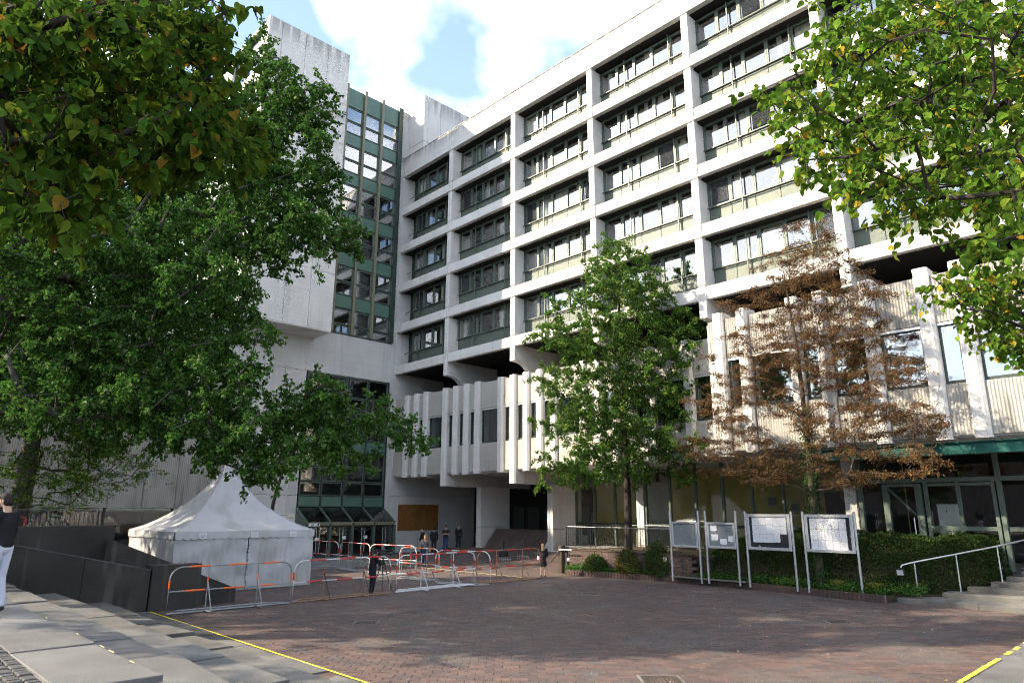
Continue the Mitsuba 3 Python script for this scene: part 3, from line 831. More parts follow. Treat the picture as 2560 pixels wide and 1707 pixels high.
put(S, 'lettering', trimesh.Trimesh(np.stack([UL + .051 + .004 * (tv[:, 2] > 1e-6), 9.35 - tv[:, 0] * (0.85 / wid), 2.82 + tv[:, 1]], 1), tm.faces, process=False).apply_transform(BM), 'board_black')
import shapely.geometry as sg
shield = [(8.85, 2.74), (9.2, 2.74), (9.2, 2.5), (9.14, 2.36), (9.025, 2.28), (8.91, 2.36), (8.85, 2.5)]
m = MB().prism([(a, b) for a, b in shield], 0, UL + .051, UL + .06)
for a in (8.74, 9.24):
    m.prism([(a, 2.35), (a + .07, 2.35), (a + .09, 2.6), (a + .05, 2.75), (a - .03, 2.68), (a + .01, 2.5)], 0, UL + .051, UL + .058)
put(S, 'crest', m, 'yellow_paint', 'B')
put(S, 'small_text', MB().box(UL + .051, UL + .054, 8.15, 8.6, 2.76, 2.79).box(UL + .051, UL + .054, 8.12, 8.6, 2.69, 2.72), 'board_grey', 'B')

# ================================================================ ground
def struct(name, label, mesh, m, frame='W', **kw):
    k = num(name); put(None, k, mesh, m, frame, **kw); labels[k] = {'label': label, 'kind': 'structure'}
    return k


struct('ground', 'wide grey ground beyond the court', MB().box(-500, 500, -500, 600, -0.4, -0.25), 'far_ground')


def plaza_z(u, v):
    t = np.clip((4.0 - v) / 7.0, 0, 1) * np.clip((u - 0.5) / 4.0, 0, 1)
    return 0.62 * t * t * (3 - 2 * t) - 0.012


nu, nv = 70, 60
gu, gv = np.meshgrid(np.linspace(UL - .3, 44.0, nu), np.linspace(-9.3, 30.0, nv), indexing='ij')
gz = plaza_z(gu, gv)
idx = np.arange(nu * nv).reshape(nu, nv)
quads = np.stack([idx[:-1, :-1], idx[1:, :-1], idx[1:, 1:], idx[:-1, 1:]], -1).reshape(-1, 4)
struct('plaza', 'red-brown clinker paved court in front of the buildings', MB().add(np.stack([gu, gv, gz], -1).reshape(-1, 3), quads), 'paver_base', 'B', smooth=True)

# clinker pavers: each near one a part, the rest of the field one part
rng = np.random.default_rng(3)
cells = []
for row in range(int(13.2 / BH), int(36.0 / BH)):
    y0 = row * BH; off = 0.5 * (row % 2)
    for c in range(int(-16 / BL), int(19 / BL)):
        x0 = (c - off) * BL
        xc, yc = x0 + BL / 2, y0 + BH / 2
        q = np.array([xc, yc, 0]) - C0; u, v = q @ EU, q @ EV
        if v > 23.72 or v < 4.2 or u > 42.4 or u < 9.5 or (u > 20.0 and v < 3.9 + .0 * u) or (10.2 < u < 17.2 and 15.4 < v < 22.4) or (u < 20.9 and v > 20.5):
            continue
        if abs(xc) > 0.80 * yc + 1: continue
        cells.append((yc, x0, y0))
cells.sort()
g = 0.011
vb = np.array([[x, y, z] for x in (0, 1) for y in (0, 1) for z in (0, 1)], float)


def brick(x0, y0, h, tl):
    a, b, c, d = x0 + g / 2, x0 + BL - g / 2, y0 + g * .45, y0 + BH - g * .45
    ch = 0.006
    lo = np.array([[a, c, -.02], [b, c, -.02], [b, d, -.02], [a, d, -.02], [a, c, h - ch], [b, c, h - ch], [b, d, h - ch], [a, d, h - ch],
                   [a + ch, c + ch, h], [b - ch, c + ch, h], [b - ch, d - ch, h], [a + ch, d - ch, h]])
    lo[4:, 2] += (lo[4:, 0] - (a + b) / 2) * tl[0] + (lo[4:, 1] - (c + d) / 2) * tl[1]
    return lo


BF = [[8, 9, 10, 11]] + [[4 + i, 4 + (i + 1) % 4, 8 + (i + 1) % 4, 8 + i] for i in range(4)] + [[i, (i + 1) % 4, 4 + (i + 1) % 4, 4 + i] for i in range(4)]
m = MB()
cnt = 0
for n_, (yc, x0, y0) in enumerate(cells):
    h = rng.normal(0, .0022); tl = rng.normal(0, .010, 2)
    if cnt < 300 and abs(x0) < 0.77 * (y0 - 0.2):
        put('plaza', 'brick', MB().add(brick(x0, y0, h, tl), BF), 'brick_paver'); cnt += 1
    else:
        m.add(brick(x0, y0, h, tl), BF)
put('plaza', 'brick_field', m, 'brick_paver', kind='stuff')

struct('entrance_pavement', 'grey concrete paving strip in front of the glazed porch', MB().box(UL, 9.3, 0.3, 14.5, -.1, 0.006), 'grey_paving', 'B')

# sitting steps on the left (treads along U, rising towards the camera)
ST = thing('sitting_steps', 'wide grey granite sitting steps rising from the court on the left', 'steps')
TR = [(23.9, 25.2, 0.02), (25.2, 26.58, 0.4), (26.58, 27.92, 0.8), (27.92, 29.15, 1.2), (29.15, 29.93, 1.6)]
rng = np.random.default_rng(8)
for i, (v0, v1, z) in enumerate(TR):
    u = 20.9 - 0.0; k = 0
    u += rng.uniform(-.8, 0)
    while u < 47.5:
        w = rng.uniform(1.75, 2.35) if i < 4 else rng.uniform(2.3, 2.8)
        a, b = max(u, 20.85), u + w - .012
        t1, t2, t3 = rng.normal(0, .016), rng.normal(0, .012), rng.normal(0, .010)
        mb = MB().cbox(a, b, v0, v1 + .1, z - .42 if i else z - .1, z, .008)
        for vv in mb.v:
            top = vv[:, 2] > z - .05
            vv[top, 2] += t3 + t1 * (vv[top, 0] - (a + b) / 2) / 1.1 + t2 * (vv[top, 1] - v0 - .6)
        put(ST, 'slab', mb, ('granite_slab', 'granite_slab_b', 'granite_slab', 'granite_slab_c')[int(rng.integers(0, 4))], 'B')
        u += w


def stripe(par, key, pts, w, z, m, seed, keep=1.0, seg=.22):
    """painted line in uneven patches along pts (u,v)"""
    r = np.random.default_rng(seed); mb = MB(); p0, p1 = np.array(pts[0]), np.array(pts[1])
    L_ = np.linalg.norm(p1 - p0); t = (p1 - p0) / L_; nrm = np.array([-t[1], t[0]]); s = 0
    while s < L_:
        l = r.uniform(.6, 1.5) * seg
        if r.random() < keep:
            k = 6; ss = np.linspace(s, s + l * 1.02, k); wa = w * r.uniform(.75, 1.1, k); wb = w * r.uniform(.75, 1.1, k)
            up = [p0 + t * a + nrm * b / 2 for a, b in zip(ss, wa)]; dn = [p0 + t * a - nrm * b / 2 for a, b in zip(ss, wb)]
            P_ = np.array([[*q, z] for q in up + dn]); i = np.arange(k - 1)
            mb.add(P_, np.stack([i, i + 1, i + 1 + k, i + k], 1))
        s += l
    return put(par, key, mb, m, 'B', kind='stuff' if keep < 1 else None)


stripe('plaza', 'yellow_line', ((20.9, 23.86), (47, 23.86)), .065, .012, 'yellow_paint', 1, 1.0)
stripe(ST, 'yellow_line', ((30.4, 29.19), (47, 29.19)), .022, 1.625, 'yellow_worn', 2, 0.10, .14)
stripe('plaza', 'worn_yellow_line', ((2.0, 6.5), (20.6, 6.5)), .16, .012, 'yellow_worn', 3, .95)
RS = thing('right_steps', 'grey slab steps with a chipped yellow edge at the lower right corner', 'steps')
for i in range(4):
    u0 = 42.22 + 1.3 * i; v = 3.0; rr = np.random.default_rng(40 + i)
    while v < 31:
        w = rr.uniform(2.2, 3.0)
        put(RS, 'slab', MB().cbox(u0, u0 + 1.4, v, v + w - .012, .4 * i - .05, .4 * (i + 1) + rr.normal(0, .004), .008), 'granite_slab_b', 'B'); v += w
stripe(RS, 'yellow_line', ((42.28, 5), (42.28, 22)), .095, .412, 'yellow_paint', 4, .66, .30)

# cobbles at the head of the steps
struct('cobble_ground', 'mossy ground under the cobbles at the lower left corner', MB().box(20, 60, 29.94, 48, 1.3, 1.565), 'joint', 'B')
rng = np.random.default_rng(4)
n = 0; m = MB()
for i in range(110):
    for j in range(16):
        s = .135
        u = 33.0 + i * s + (.5 * s if j % 2 else 0); v = 30.03 + j * s
        a, b = u + rng.uniform(.006, .016), u + s - rng.uniform(.006, .016)
        mb = MB().cbox(a, b, v + rng.uniform(.004, .010), v + s - rng.uniform(.004, .010), 1.5, 1.595 + rng.normal(0, .004), .012)
        if 34.2 < u < 38.6 and j < 9 and n < 295:
            put('cobble_ground', 'cobblestone', mb, 'cobble', 'B'); n += 1
        else:
            m.join(mb)
put('cobble_ground', 'cobble_field', m, 'cobble', 'B', kind='stuff')
# raised terrace left of the steps
struct('terrace', 'shaded raised ground behind the dark granite walls on the left', MB().box(UL + 3, 18.6, 25.6, 60, -.2, 2.15).box(18.5, 20.1, 25.0, 60, -.2, 1.55).box(18.6, 34, 31, 60, -.2, 1.5), 'soil', 'B')

# dark granite flank walls
k = thing('granite_wall', 'dark sloping granite wall flanking the sitting steps on the left', 'wall')
zt = lambda v: 1.3 + (v - 24.0) * .232
for a_, b_ in ((23.95, 25.9), (25.915, 27.9), (27.915, 30.0), (30.015, 33)):
    put(k, 'block', MB().prism([(a_, -.05), (b_, -.05), (b_, zt(b_)), (a_, zt(a_))], 0, 20.15, 20.8), 'granite_dark', 'B')
    put(k, 'coping', MB().prism([(a_, zt(a_) + .002), (b_, zt(b_) + .002), (b_, zt(b_) + .03), (a_, zt(a_) + .03)], 0, 20.13, 20.815), 'granite_slab_b', 'B')
put(k, 'end_block', MB().cbox(20.2, 20.84, 22.32, 23.9, -.05, 1.43, .012), 'granite_dark', 'B')
k = thing('granite_wall', 'dark wedge-shaped granite wall falling steeply towards the tent', 'wall')
put(k, 'block', MB().prism([(20.75, -.05), (25.0, -.05), (25.0, 2.25), (20.75, .46)], 0, 19.3, 20.1), 'granite_dark', 'B')
k = thing('granite_wall', 'dark upright granite parapet with a flat top below the bicycle rail', 'wall')
put(k, 'block', MB().cbox(18.6, 19.2, 24.75, 31, 1.0, 2.70, .015), 'granite_dark', 'B')

# planting bed on the right: kerb of upright clinkers, soil, steps
KV = lambda u: np.interp(u, [21.2, 26.2, 31, 36.6], [3.85, 3.1, 3.15, 3.75])
struct('planting_bed', 'raised soil of the planting bed behind the brick kerb', MB().prism([(20.9, 3.66)] + [(u, KV(u) - .2) for u in np.linspace(21.3, 36.4, 8)] + [(38.2, 1.0), (39.3, -1.2), (20.9, -1.2)], 2, -.1, .22), 'soil', 'B')
KB = thing('brick_kerb', 'low kerb of upright red-brown bricks edging the planting bed', 'kerb')
u = 21.2; i = 0
put(KB, 'mortar', MB().prism([(u_, KV(u_) - .035) for u_ in np.linspace(21.2, 36.55, 10)] + [(u_, KV(u_) - .17) for u_ in np.linspace(36.55, 21.2, 10)], 2, -.02, .262), 'mortar', 'B')
rng = np.random.default_rng(9)
while u < 36.5:
    w = .165
    put(KB, 'brick', MB().cbox(u + .007, u + w - .007, KV(u) - .19, max(KV(u), KV(u + w)) + rng.normal(0, .002), -.01, .27 + rng.normal(0, .003), .005), ('wall_brick_a', 'wall_brick_b')[int(rng.random() < .5)], 'B')
    u += w
put(KB, 'cap_slab', MB().cbox(27.2, 30.95, 3.05, 3.42, .272, .315, .006), 'granite_step', 'B')
# low brick wall with post beside the ramp
BW_ = thing('brick_wall', 'low wall of dark red bricks with pale joints below the railing', 'wall')
put(BW_, 'mortar', MB().box(20.45, 28.0, 2.6, 2.985, 0, 1.2), 'mortar', 'B')
for r_i in range(8):
    u = 20.46 - (.22 if r_i % 2 else 0)
    while u < 28:
        a, b = max(20.455, u + .008), u + .44 - .008
        if b > a + .03:
            put(BW_, 'brick', MB().cbox(a, b, 2.7, 3.0 + rng.normal(0, .002), .005 + .15 * r_i, .15 * (r_i + 1) - .009, .004), ('wall_brick_a', 'wall_brick_b')[int(rng.random() < .5)], 'B')
        u += .44
put(BW_, 'coping', MB().cbox(20.4, 28.0, 2.5, 3.04, 1.205, 1.26, .008), 'dark_wood', 'B')
struct('tree_terrace', 'mossy raised ground behind the low brick wall and railing', MB().box(20.5, 28.9, -3.0, 2.62, -.1, 1.19), 'soil', 'B')
GP = thing('gate_post', 'weathered timber post with a white barrier arm and a leaning plank beside the brick wall', 'post')
put(GP, 'post', MB().cbox(20.12, 20.42, 3.0, 3.35, -.02, 1.42, .03), 'bark_brown', 'B')
put(GP, 'arm', MB().tube([(20.3, 3.42, 1.22), (21.2, 3.42, 1.25)], .03, 6), 'white_paint', 'B')
put(GP, 'hanging_disc', MB().tube([(20.95, 3.42, 1.22), (20.95, 3.42, .82)], .008, 4).sphere((20.95, 3.42, .74), .1, (1, .25, 1)), 'silver', 'B')
put(GP, 'leaning_plank', MB().tube([(19.75, 3.5, .55), (20.3, 3.4, 1.15)], .035, 4), 'dark_wood', 'B')
# brick ramp slope under the podium, bollard, bicycle racks
put(None, 'brick_slope', MB().prism([(-2.9, .5), (-4.2, 1.95), (-4.5, 1.95), (-4.5, .3)], 0, 7.0, 12.9), 'paver_base', 'B'); USED.add('brick_slope')
labels['brick_slope'] = {'label': 'sloping brick parapet between the shaded pillars with a patch of sun', 'category': 'wall'}
put('brick_slope', 'end_cheek', MB().prism([(-2.86, .4), (-4.15, 1.99), (-4.5, 1.99), (-4.5, .3)], 0, 12.905, 13.1), 'concrete_cool', 'B')
BO = thing('bollard', 'short black bollard with a thick round foot standing on the court', 'bollard')
put(BO, 'foot', MB().tube([(12.2, -.1, .2), (12.2, -.1, .62), (12.2, -.1, .70), (12.2, -.1, .74)], [.30, .29, .2, .06], 16), 'black_cast', 'B')
put(BO, 'stem', MB().tube([(12.2, -.1, .7), (12.2, -.1, 1.35)], .07, 10), 'black_cast', 'B')
for i in range(4):
    m = MB(); u0 = 14.6 + .55 * i; v0 = 1.6 - 1.05 * i
    zz = float(plaza_z(np.array(u0), np.array(v0))) + .0
    for j in range(6):
        m.tube([(u0 - .2 * j, v0, zz), (u0 - .2 * j, v0, zz + .3)], .012, 4)
    m.tube([(u0 - 1.05, v0, zz + .2), (u0 + .05, v0, zz + .2)], .012, 4)
    k = thing('wheel_rack', ('nearest', 'second', 'third', 'farthest')[i] + ' pale wire wheel rack in the row behind the bollard', 'bicycle rack', 'wire wheel racks in a row')
    put(k, 'wires', m, 'galvanised', 'B')

# entrance steps on the right with handrail
GS = thing('granite_steps', 'pale granite entrance steps rising beside the hedge on the right', 'steps')
su = [36.8, 37.93, 38.5, 39.1, 39.5, 39.9]; sv = [3.3, 1.75, -.1, -1.0, -1.4, -1.5]
sv = [3.3, 1.9, .9, .1, -.5, -1.0]
for i in range(6):
    u = su[i]; rr = np.random.default_rng(60 + i)
    while u < 48:
        w = rr.uniform(2.2, 3.2) if u > su[i] else 2.55
        put(GS, 'slab', MB().cbox(u, u + w - .008, sv[i] - 1.75, sv[i], .17 * i - (.1 if i == 0 else .01), .17 * (i + 1), .012), 'granite_step', 'B'); u += w
struct('landing', 'paved landing in front of the glass doors', MB().box(34, 50, -3.3, -2.0, .3, 1.0), 'grey_paving', 'B')
HR = thing('handrail', 'silver tubular handrail climbing beside the hedge on the right', 'handrail')
hp = [(37.0, 2.45, 1.32), (37.22, 2.2, 1.39), (38.35, 1.1, 1.68), (39.45, -.1, 1.97), (41.0, -1.7, 2.45)]
put(HR, 'rail', MB().tube([(36.86, 2.62, 1.20), (36.9, 2.58, 1.28)] + hp, .032, 8), 'silver', 'B', smooth=40)
for (u, v, z), zb in zip(hp[1:4], (.25, .4, .6)):
    put(HR, 'post', MB().tube([(u, v, zb - .1), (u, v, z - .03)], .024, 8), 'silver', 'B', smooth=40)
for i, (u, v, z, lab) in enumerate(((36.8, 2.5, 1.0, 'small floodlight on a stake below the end of the handrail'), (26.75, 3.0, 1.02, 'small floodlight among the shrubs left of the notice boards'))):
    k = thing('floodlight', lab, 'floodlight')
    put(k, 'housing', MB().cbox(u - .13, u + .13, v - .1, v + .06, z - .1, z + .16, .02), 'black_metal', 'B')
    put(k, 'lens', MB().box(u - .11, u + .11, v + .061, v + .066, z - .08, z + .1), 'silver', 'B')
    put(k, 'stake', MB().tube([(u, v - .05, .1), (u, v - .05, z - .1)], .02, 6), 'black_metal', 'B')

# railings of bent flat bars
def railing(label, p0, p1, zb, zt, step=.17):
    k = thing('railing', label, 'railing'); p0, p1 = np.array(p0, float), np.array(p1, float); L_ = np.linalg.norm(p1 - p0); t = (p1 - p0) / L_
    n_ = np.array([-t[1], t[0]])
    at = lambda s, o, z: (*(p0 + t * s + n_ * o), z)
    put(k, 'top_rail', MB().tube([at(0, -.1, zt), at(L_, -.1, zt)], .022, 6), 'galvanised', 'B')
    put(k, 'bottom_rail', MB().tube([at(0, 0, zb + .1), at(L_, 0, zb + .1)], .02, 6), 'black_metal', 'B')
    for i in range(int(L_ / step) + 1):
        s = i * step
        put(k, 'bar', MB().tube([at(s, 0, zb + (0 if i % 12 == 0 else .1)), at(s, 0, zt - .2), at(s, -.035, zt - .09), at(s, -.1, zt)], .012 if i % 12 else .022, 4), 'black_metal', 'B')
    return k


railing('dark railing of bent bars along the top of the low brick wall', (20.1, 2.6), (27.4, 2.6), 1.24, 2.40)
railing('dark side railing running back from the corner of the brick wall', (20.05, 2.5), (20.05, -2.5), 1.2, 2.40)
railing('dark rear railing behind the green linden trunk', (20.1, -2.6), (27.0, -2.6), 1.2, 2.42)
railing('dark railing of bent bars on the terrace above the granite parapet', (14.4, 24.2), (14.4, 33), 2.15, 3.22, .16)

# bicycles parked behind the parapet
def bicycle(u, v, z, ang, fm, label):
    k = thing('bicycle', label, 'bicycle'); M = np.eye(4); c, s = math.cos(ang), math.sin(ang)
    M[:2, :2] = [[c, -s], [s, c]]; M[:3, 3] = (u, v, z)
    def pt(nm, mb, m): return put(k, nm, mb.xf(M), m, 'B')
    for x in (-.52, .52):
        a = np.linspace(0, 2 * PI, 25)
        w = pt('wheel', MB().tube([(x + .34 * math.cos(t), 0, .34 + .34 * math.sin(t)) for t in a], .022, 6, False), 'black_metal')
        mb = MB()
        for t in np.linspace(0, PI, 7)[:-1]:
            mb.tube([(x + .33 * math.cos(t), 0, .34 + .33 * math.sin(t)), (x - .33 * math.cos(t), 0, .34 - .33 * math.sin(t))], .004, 3)
        put(w, 'spokes', mb.xf(M), 'silver', 'B')
    B_, S_, H_, R_, F_ = (-.02, 0, .3), (-.16, 0, .78), (.40, 0, .82), (-.52, 0, .34), (.52, 0, .34)
    pt('frame', MB().tube([B_, S_], .018, 6).tube([B_, (.42, 0, .7)], .02, 6).tube([S_, H_], .018, 6).tube([B_, R_], .012, 6).tube([S_, R_], .012, 6).tube([(.38, 0, .9), F_], .016, 6), fm)
    pt('handlebar', MB().tube([(.30, -.26, .98), (.38, -.12, 1.0), (.38, .12, 1.0), (.30, .26, .98)], .013, 6).tube([(.38, 0, .88), (.38, 0, 1.0)], .014, 6), 'black_metal')
    pt('saddle', MB().sphere((-.2, 0, .92), .12, (1.1, .6, .35)).tube([S_, (-.19, 0, .9)], .013, 6), 'black_metal')


bicycle(16.6, 27.0, 2.16, .5, 'red_band', 'red bicycle parked behind the dark granite parapet')
bicycle(16.9, 26.1, 2.16, .7, 'awning_green', 'green bicycle parked right of the red bicycle')
bicycle(16.5, 28.0, 2.16, .45, 'black_metal', 'black bicycle parked left of the red bicycle')

# drain grates
for i, (x, y, lab) in enumerate(((3.17, 28.96, 'drain grate in the court furthest from the camera'), (-4.29, 21.53, 'drain grate in the court near the orange barrier'), (9.83, 21.91, 'drain grate in the court in front of the tall notice boards'), (2.95, 14.55, 'drain grate nearest the camera at the bottom edge'))):
    k = thing('drain_grate', lab, 'drain grate'); a = .42 if i == 3 else .36
    put(k, 'frame', MB().box(x - a, x + a, y - a, y - a + .05, -.02, .012).box(x - a, x + a, y + a - .05, y + a, -.02, .012).box(x - a, x - a + .05, y - a + .05, y + a - .05, -.02, .012).box(x + a - .05, x + a, y - a + .05, y + a - .05, -.02, .012), 'granite_step')
    m = MB().box(x - a + .05, x + a - .05, y - a + .05, y - .2, -.02, .008).box(x - a + .05, x + a - .05, y + .2, y + a - .05, -.02, .008).box(x - a + .05, x - .26, y - .2, y + .2, -.02, .008).box(x + .26, x + a - .05, y - .2, y + .2, -.02, .008)
    for j in range(7):
        m.box(x - .26 + .08 * j, x - .225 + .08 * j, y - .2, y + .2, -.02, .008)
    put(k, 'grate', m, 'grate_iron')
    put(k, 'pit', MB().box(x - .26, x + .26, y - .2, y + .2, -.0195, -.009), 'black_cast')

# ================================================================ notice boards
def board(u0, u1, zb, zt, zp, z0, fr, label, back, papers, head=False, pins=()):
    k = thing('notice_board', label, 'notice board', 'aluminium notice boards beside the court'); v = 3.4; pw = .07
    for u in (u0, u1 - pw):
        put(k, 'post', MB().cbox(u, u + pw, v - .05, v + .05, z0 - .15, zp, .012), 'silver', 'B')
    a, b = u0 + pw + .03, u1 - pw - .03
    put(k, 'bracket', MB().box(u0 + pw, a, v - .02, v + .02, zb + .2, zb + .26).box(b, u1 - pw, v - .02, v + .02, zb + .2, zb + .26).box(u0 + pw, a, v - .02, v + .02, zt - .26, zt - .2).box(b, u1 - pw, v - .02, v + .02, zt - .26, zt - .2), 'galvanised', 'B')
    vf = v + .06
    f = MB().cbox(a, b, v - .04, vf, zt - fr, zt, .012).cbox(a, b, v - .04, vf, zb, zb + fr, .012).cbox(a, a + fr, v - .04, vf, zb + fr, zt - fr, .012).cbox(b - fr, b, v - .04, vf, zb + fr, zt - fr, .012)
    put(k, 'frame', f, 'silver', 'B')
    put(k, 'backing', MB().box(a + .02, b - .02, v - .03, v + .0, zb + .02, zt - .02), back, 'B')
    for (x0, x1, y0, y1, kind) in papers:
        put(k, 'paper_sheet', MB().box(x0, x1, v + .002, v + .006, y0, y1), kind, 'B')
    for (x, y, c) in pins:
        put(k, 'pin', MB().sphere((x, v + .01, y), .022, (1, .5, 1), 1), c, 'B')
    if head:
        r = np.random.default_rng(int(u0 * 10)); m = MB(); x = a + .36
        while x < b - .4:
            w = r.uniform(.02, .05); m.box(x, x + w, vf + .001, vf + .003, zt - .065, zt - .025); x += w + .016
        put(k, 'heading', m, 'board_black', 'B')


board(27.33, 28.9, 1.62, 2.76, 3.26, .26, .09, 'leftmost notice board, grey and empty but for a few pins', 'board_grey', [], True,
      [(27.95, 2.6, 'board_black'), (27.95, 2.44, 'paper'), (28.0, 2.0, 'red_band'), (28.0, 1.78, 'paper'), (28.3, 2.02, 'board_black'), (28.37, 1.88, 'board_black'), (28.47, 2.13, 'paper'), (28.52, 2.03, 'paper')])
board(29.19, 30.75, 1.64, 2.75, 3.26, .28, .09, 'second notice board from the left, grey with four small white sheets', 'board_grey',
      [(29.45, 29.76, 2.38, 2.62, 'paper'), (29.48, 29.8, 1.98, 2.24, 'paper'), (29.9, 30.22, 1.82, 2.06, 'paper'), (30.3, 30.56, 1.94, 2.18, 'paper')], True,
      [(29.6, 2.62, 'board_black'), (29.48, 2.38, 'board_black'), (29.76, 2.38, 'board_black'), (29.8, 1.98, 'board_black'), (30.06, 2.06, 'board_black'), (29.93, 1.82, 'board_black'), (30.25, 2.4, 'board_black'), (30.33, 1.94, 'board_black')])
pp = []
for r_i, n_ in enumerate((5, 5, 4)):
    for c in range(n_):
        pp.append((31.46 + c * .302, 31.46 + (c + 1) * .302 - .004, 2.58 - .36 * r_i + .012, 2.94 - .36 * r_i, 'paper_text'))
pp = [(31.46 + c * .302, 31.756 + c * .302, 2.655 - .345 * r_i, 2.995 - .345 * r_i, 'paper_text') for r_i, n_ in enumerate((5, 5, 4)) for c in range(n_)]
pp = pp[:-1] + [(32.368, 32.66, 1.98, 2.305, 'paper_text')]
board(31.13, 33.24, 1.65, 3.12, 3.23, .26, .12, 'third notice board, large and black with white sheets over its upper left', 'board_black', pp, False, [(31.72, 1.82, 'paper'), (31.76, 1.79, 'paper')])
pp = [(33.93 + c * .285, 34.205 + c * .285, 2.55 - .425 * r_i, 2.965 - .425 * r_i, 'paper_text') for r_i, n_ in enumerate((5, 5, 6)) for c in range(n_)]
board(33.64, 35.72, 1.66, 3.12, 3.23, .25, .12, 'rightmost notice board, black and almost filled with white printed sheets', 'board_black', [q for q in pp if q[1] < 35.62], False, [(35.47, 2.3, 'paper'), (35.5, 2.25, 'paper'), (34.2, 2.55, 'red_band')])

# ================================================================ white tent
TN = thing('tent', 'white peaked pavilion tent with scalloped valance standing in the court', 'tent')
cu, cv, hw = 13.7, 18.95, 3.0
n = 22; sides = 24
roof = MB()
hs = np.linspace(0, 1, n)
prof = lambda t: np.interp(t, [0, .06, .16, .3, .45, .62, .8, .93, 1.0], [0, .035, .10, .215, .36, .545, .765, .92, 1.0])
V_ = []
wv = np.linspace(1.0, 0.035, n)
zv = 2.36 + 2.86 * np.interp(1 - wv, [0, .12, .25, .4, .55, .7, .82, .92, .965], [0, .05, .125, .235, .375, .55, .73, .90, 1.0])
for k in range(4):
    ang = k * PI / 2; c, s = math.cos(ang), math.sin(ang); P_ = []
    for i in range(n):
        for j in range(sides + 1):
            t = -1 + 2 * j / sides
            x, y = hw * wv[i], hw * wv[i] * t
            sag = -.10 * (1 - t * t) * math.sin(PI * min(1, (1 - wv[i]) * 1.0)) * 1.0
            r = .012 * math.sin(9 * t + 2 * i * .3)
            P_.append((cu + c * x - s * y, cv + s * x + c * y, zv[i] + sag * .7 + r * (1 - wv[i])))
    ii = np.arange(n * (sides + 1)).reshape(n, sides + 1)
    roof.add(P_, np.stack([ii[:-1, :-1], ii[:-1, 1:], ii[1:, 1:], ii[1:, :-1]], -1).reshape(-1, 4))
put(TN, 'roof', roof, 'canvas', 'B', smooth=35)
for k in range(4):
    ang = k * PI / 2 + PI / 4; c, s = math.cos(ang), math.sin(ang)
    put(TN, 'hip_seam', MB().tube([(cu + hw * wv[i] * math.sqrt(2) * c, cv + hw * wv[i] * math.sqrt(2) * s, zv[i] + .012) for i in range(n)], .016, 5), 'canvas', 'B', smooth=True)
put(TN, 'peak_cap', MB().sphere((cu, cv, 5.22), .12), 'white_paint', 'B', smooth=True)
rng = np.random.default_rng(21)
for k in range(4):
    ang = k * PI / 2; c, s = math.cos(ang), math.sin(ang)
    R_ = lambda x, y, z: (cu + c * x - s * y, cv + s * x + c * y, z)
    m = MB(); N_ = 150; P_ = []
    for j in range(N_ + 1):
        t = -hw + 2 * hw * j / N_; o = .035 + .012 * math.sin(j * .9) * .5
        sc = abs(math.sin(PI * t / .3))
        P_ += [R_(hw + .03, t, 2.38), R_(hw + .03 + o * .4, t, 2.2), R_(hw + .03 + o * .5, t, 2.12 - .055 * sc)]
    i = np.arange(N_) * 3
    m.add(P_, np.vstack([np.stack([i, i + 3, i + 4, i + 1], 1), np.stack([i + 1, i + 4, i + 5, i + 2], 1)]))
    put(TN, 'valance', m, 'canvas', 'B', smooth=True)
    for half in (0, 1):
        nx, nz = 60, 26; P_ = []
        for a in range(nx + 1):
            for b_ in range(nz + 1):
                t = -hw + hw * half + .02 + (hw - .04) * a / nx; zz = .015 + (2.33) * b_ / nz; q = a / nx
                f = .022 * math.sin(t * 11 + .8 * half) * (1 - .4 * b_ / nz) + .012 * math.sin(t * 27 + zz * 1.5)
                gat = math.exp(-((q - (1 if half == 0 else 0)) * 7) ** 2)
                f += .05 * gat * math.sin(zz * 7.5 + .6) + .02 * math.sin(zz * 6 + t * 2.3)
                if k == 3 and half == 1 or k == 0 and half == 0:
                    f += .11 * math.exp(-((q - (.86 if half else .12)) * 7) ** 2) * math.exp(-((zz - 1.6 + .5 * q) * 1.5) ** 2)
                P_.append(R_(hw - .03 + f, t, zz))
        ii = np.arange((nx + 1) * (nz + 1)).reshape(nx + 1, nz + 1)
        put(TN, 'side_wall', MB().add(P_, np.stack([ii[:-1, :-1], ii[1:, :-1], ii[1:, 1:], ii[:-1, 1:]], -1).reshape(-1, 4)), 'canvas', 'B', smooth=True)
    put(TN, 'corner_pole', MB().tube([R_(hw - .1, hw - .1, 0), R_(hw - .1, hw - .1, 2.36)], .05, 8), 'silver', 'B')
    for j in range(7):
        put(TN, 'tie', MB().tube([R_(hw + .03, -.06, .3 + .3 * j), R_(hw + .03, .06, .3 + .3 * j)], .01, 4), 'black_metal', 'B') if k == 0 else None
for i, (v_, lab) in enumerate(((20.9, 'white paper sign on the left of the tent valance'), (18.75, 'white paper sign at the middle of the tent valance'), (17.0, 'white paper sign on the right of the tent valance'))):
    k = thing('paper_sign', lab, 'sign')
    put(k, 'sheet', MB().box(cu + hw + .075, cu + hw + .08, v_ - .16, v_ + .16, 2.1, 2.33), 'paper', 'B')
    put(k, 'print', MB().box(cu + hw + .081, cu + hw + .083, v_ - .1, v_ + .1, 2.21, 2.23).box(cu + hw + .081, cu + hw + .083, v_ - .05, v_ + .05, 2.16, 2.175), 'board_grey', 'B')

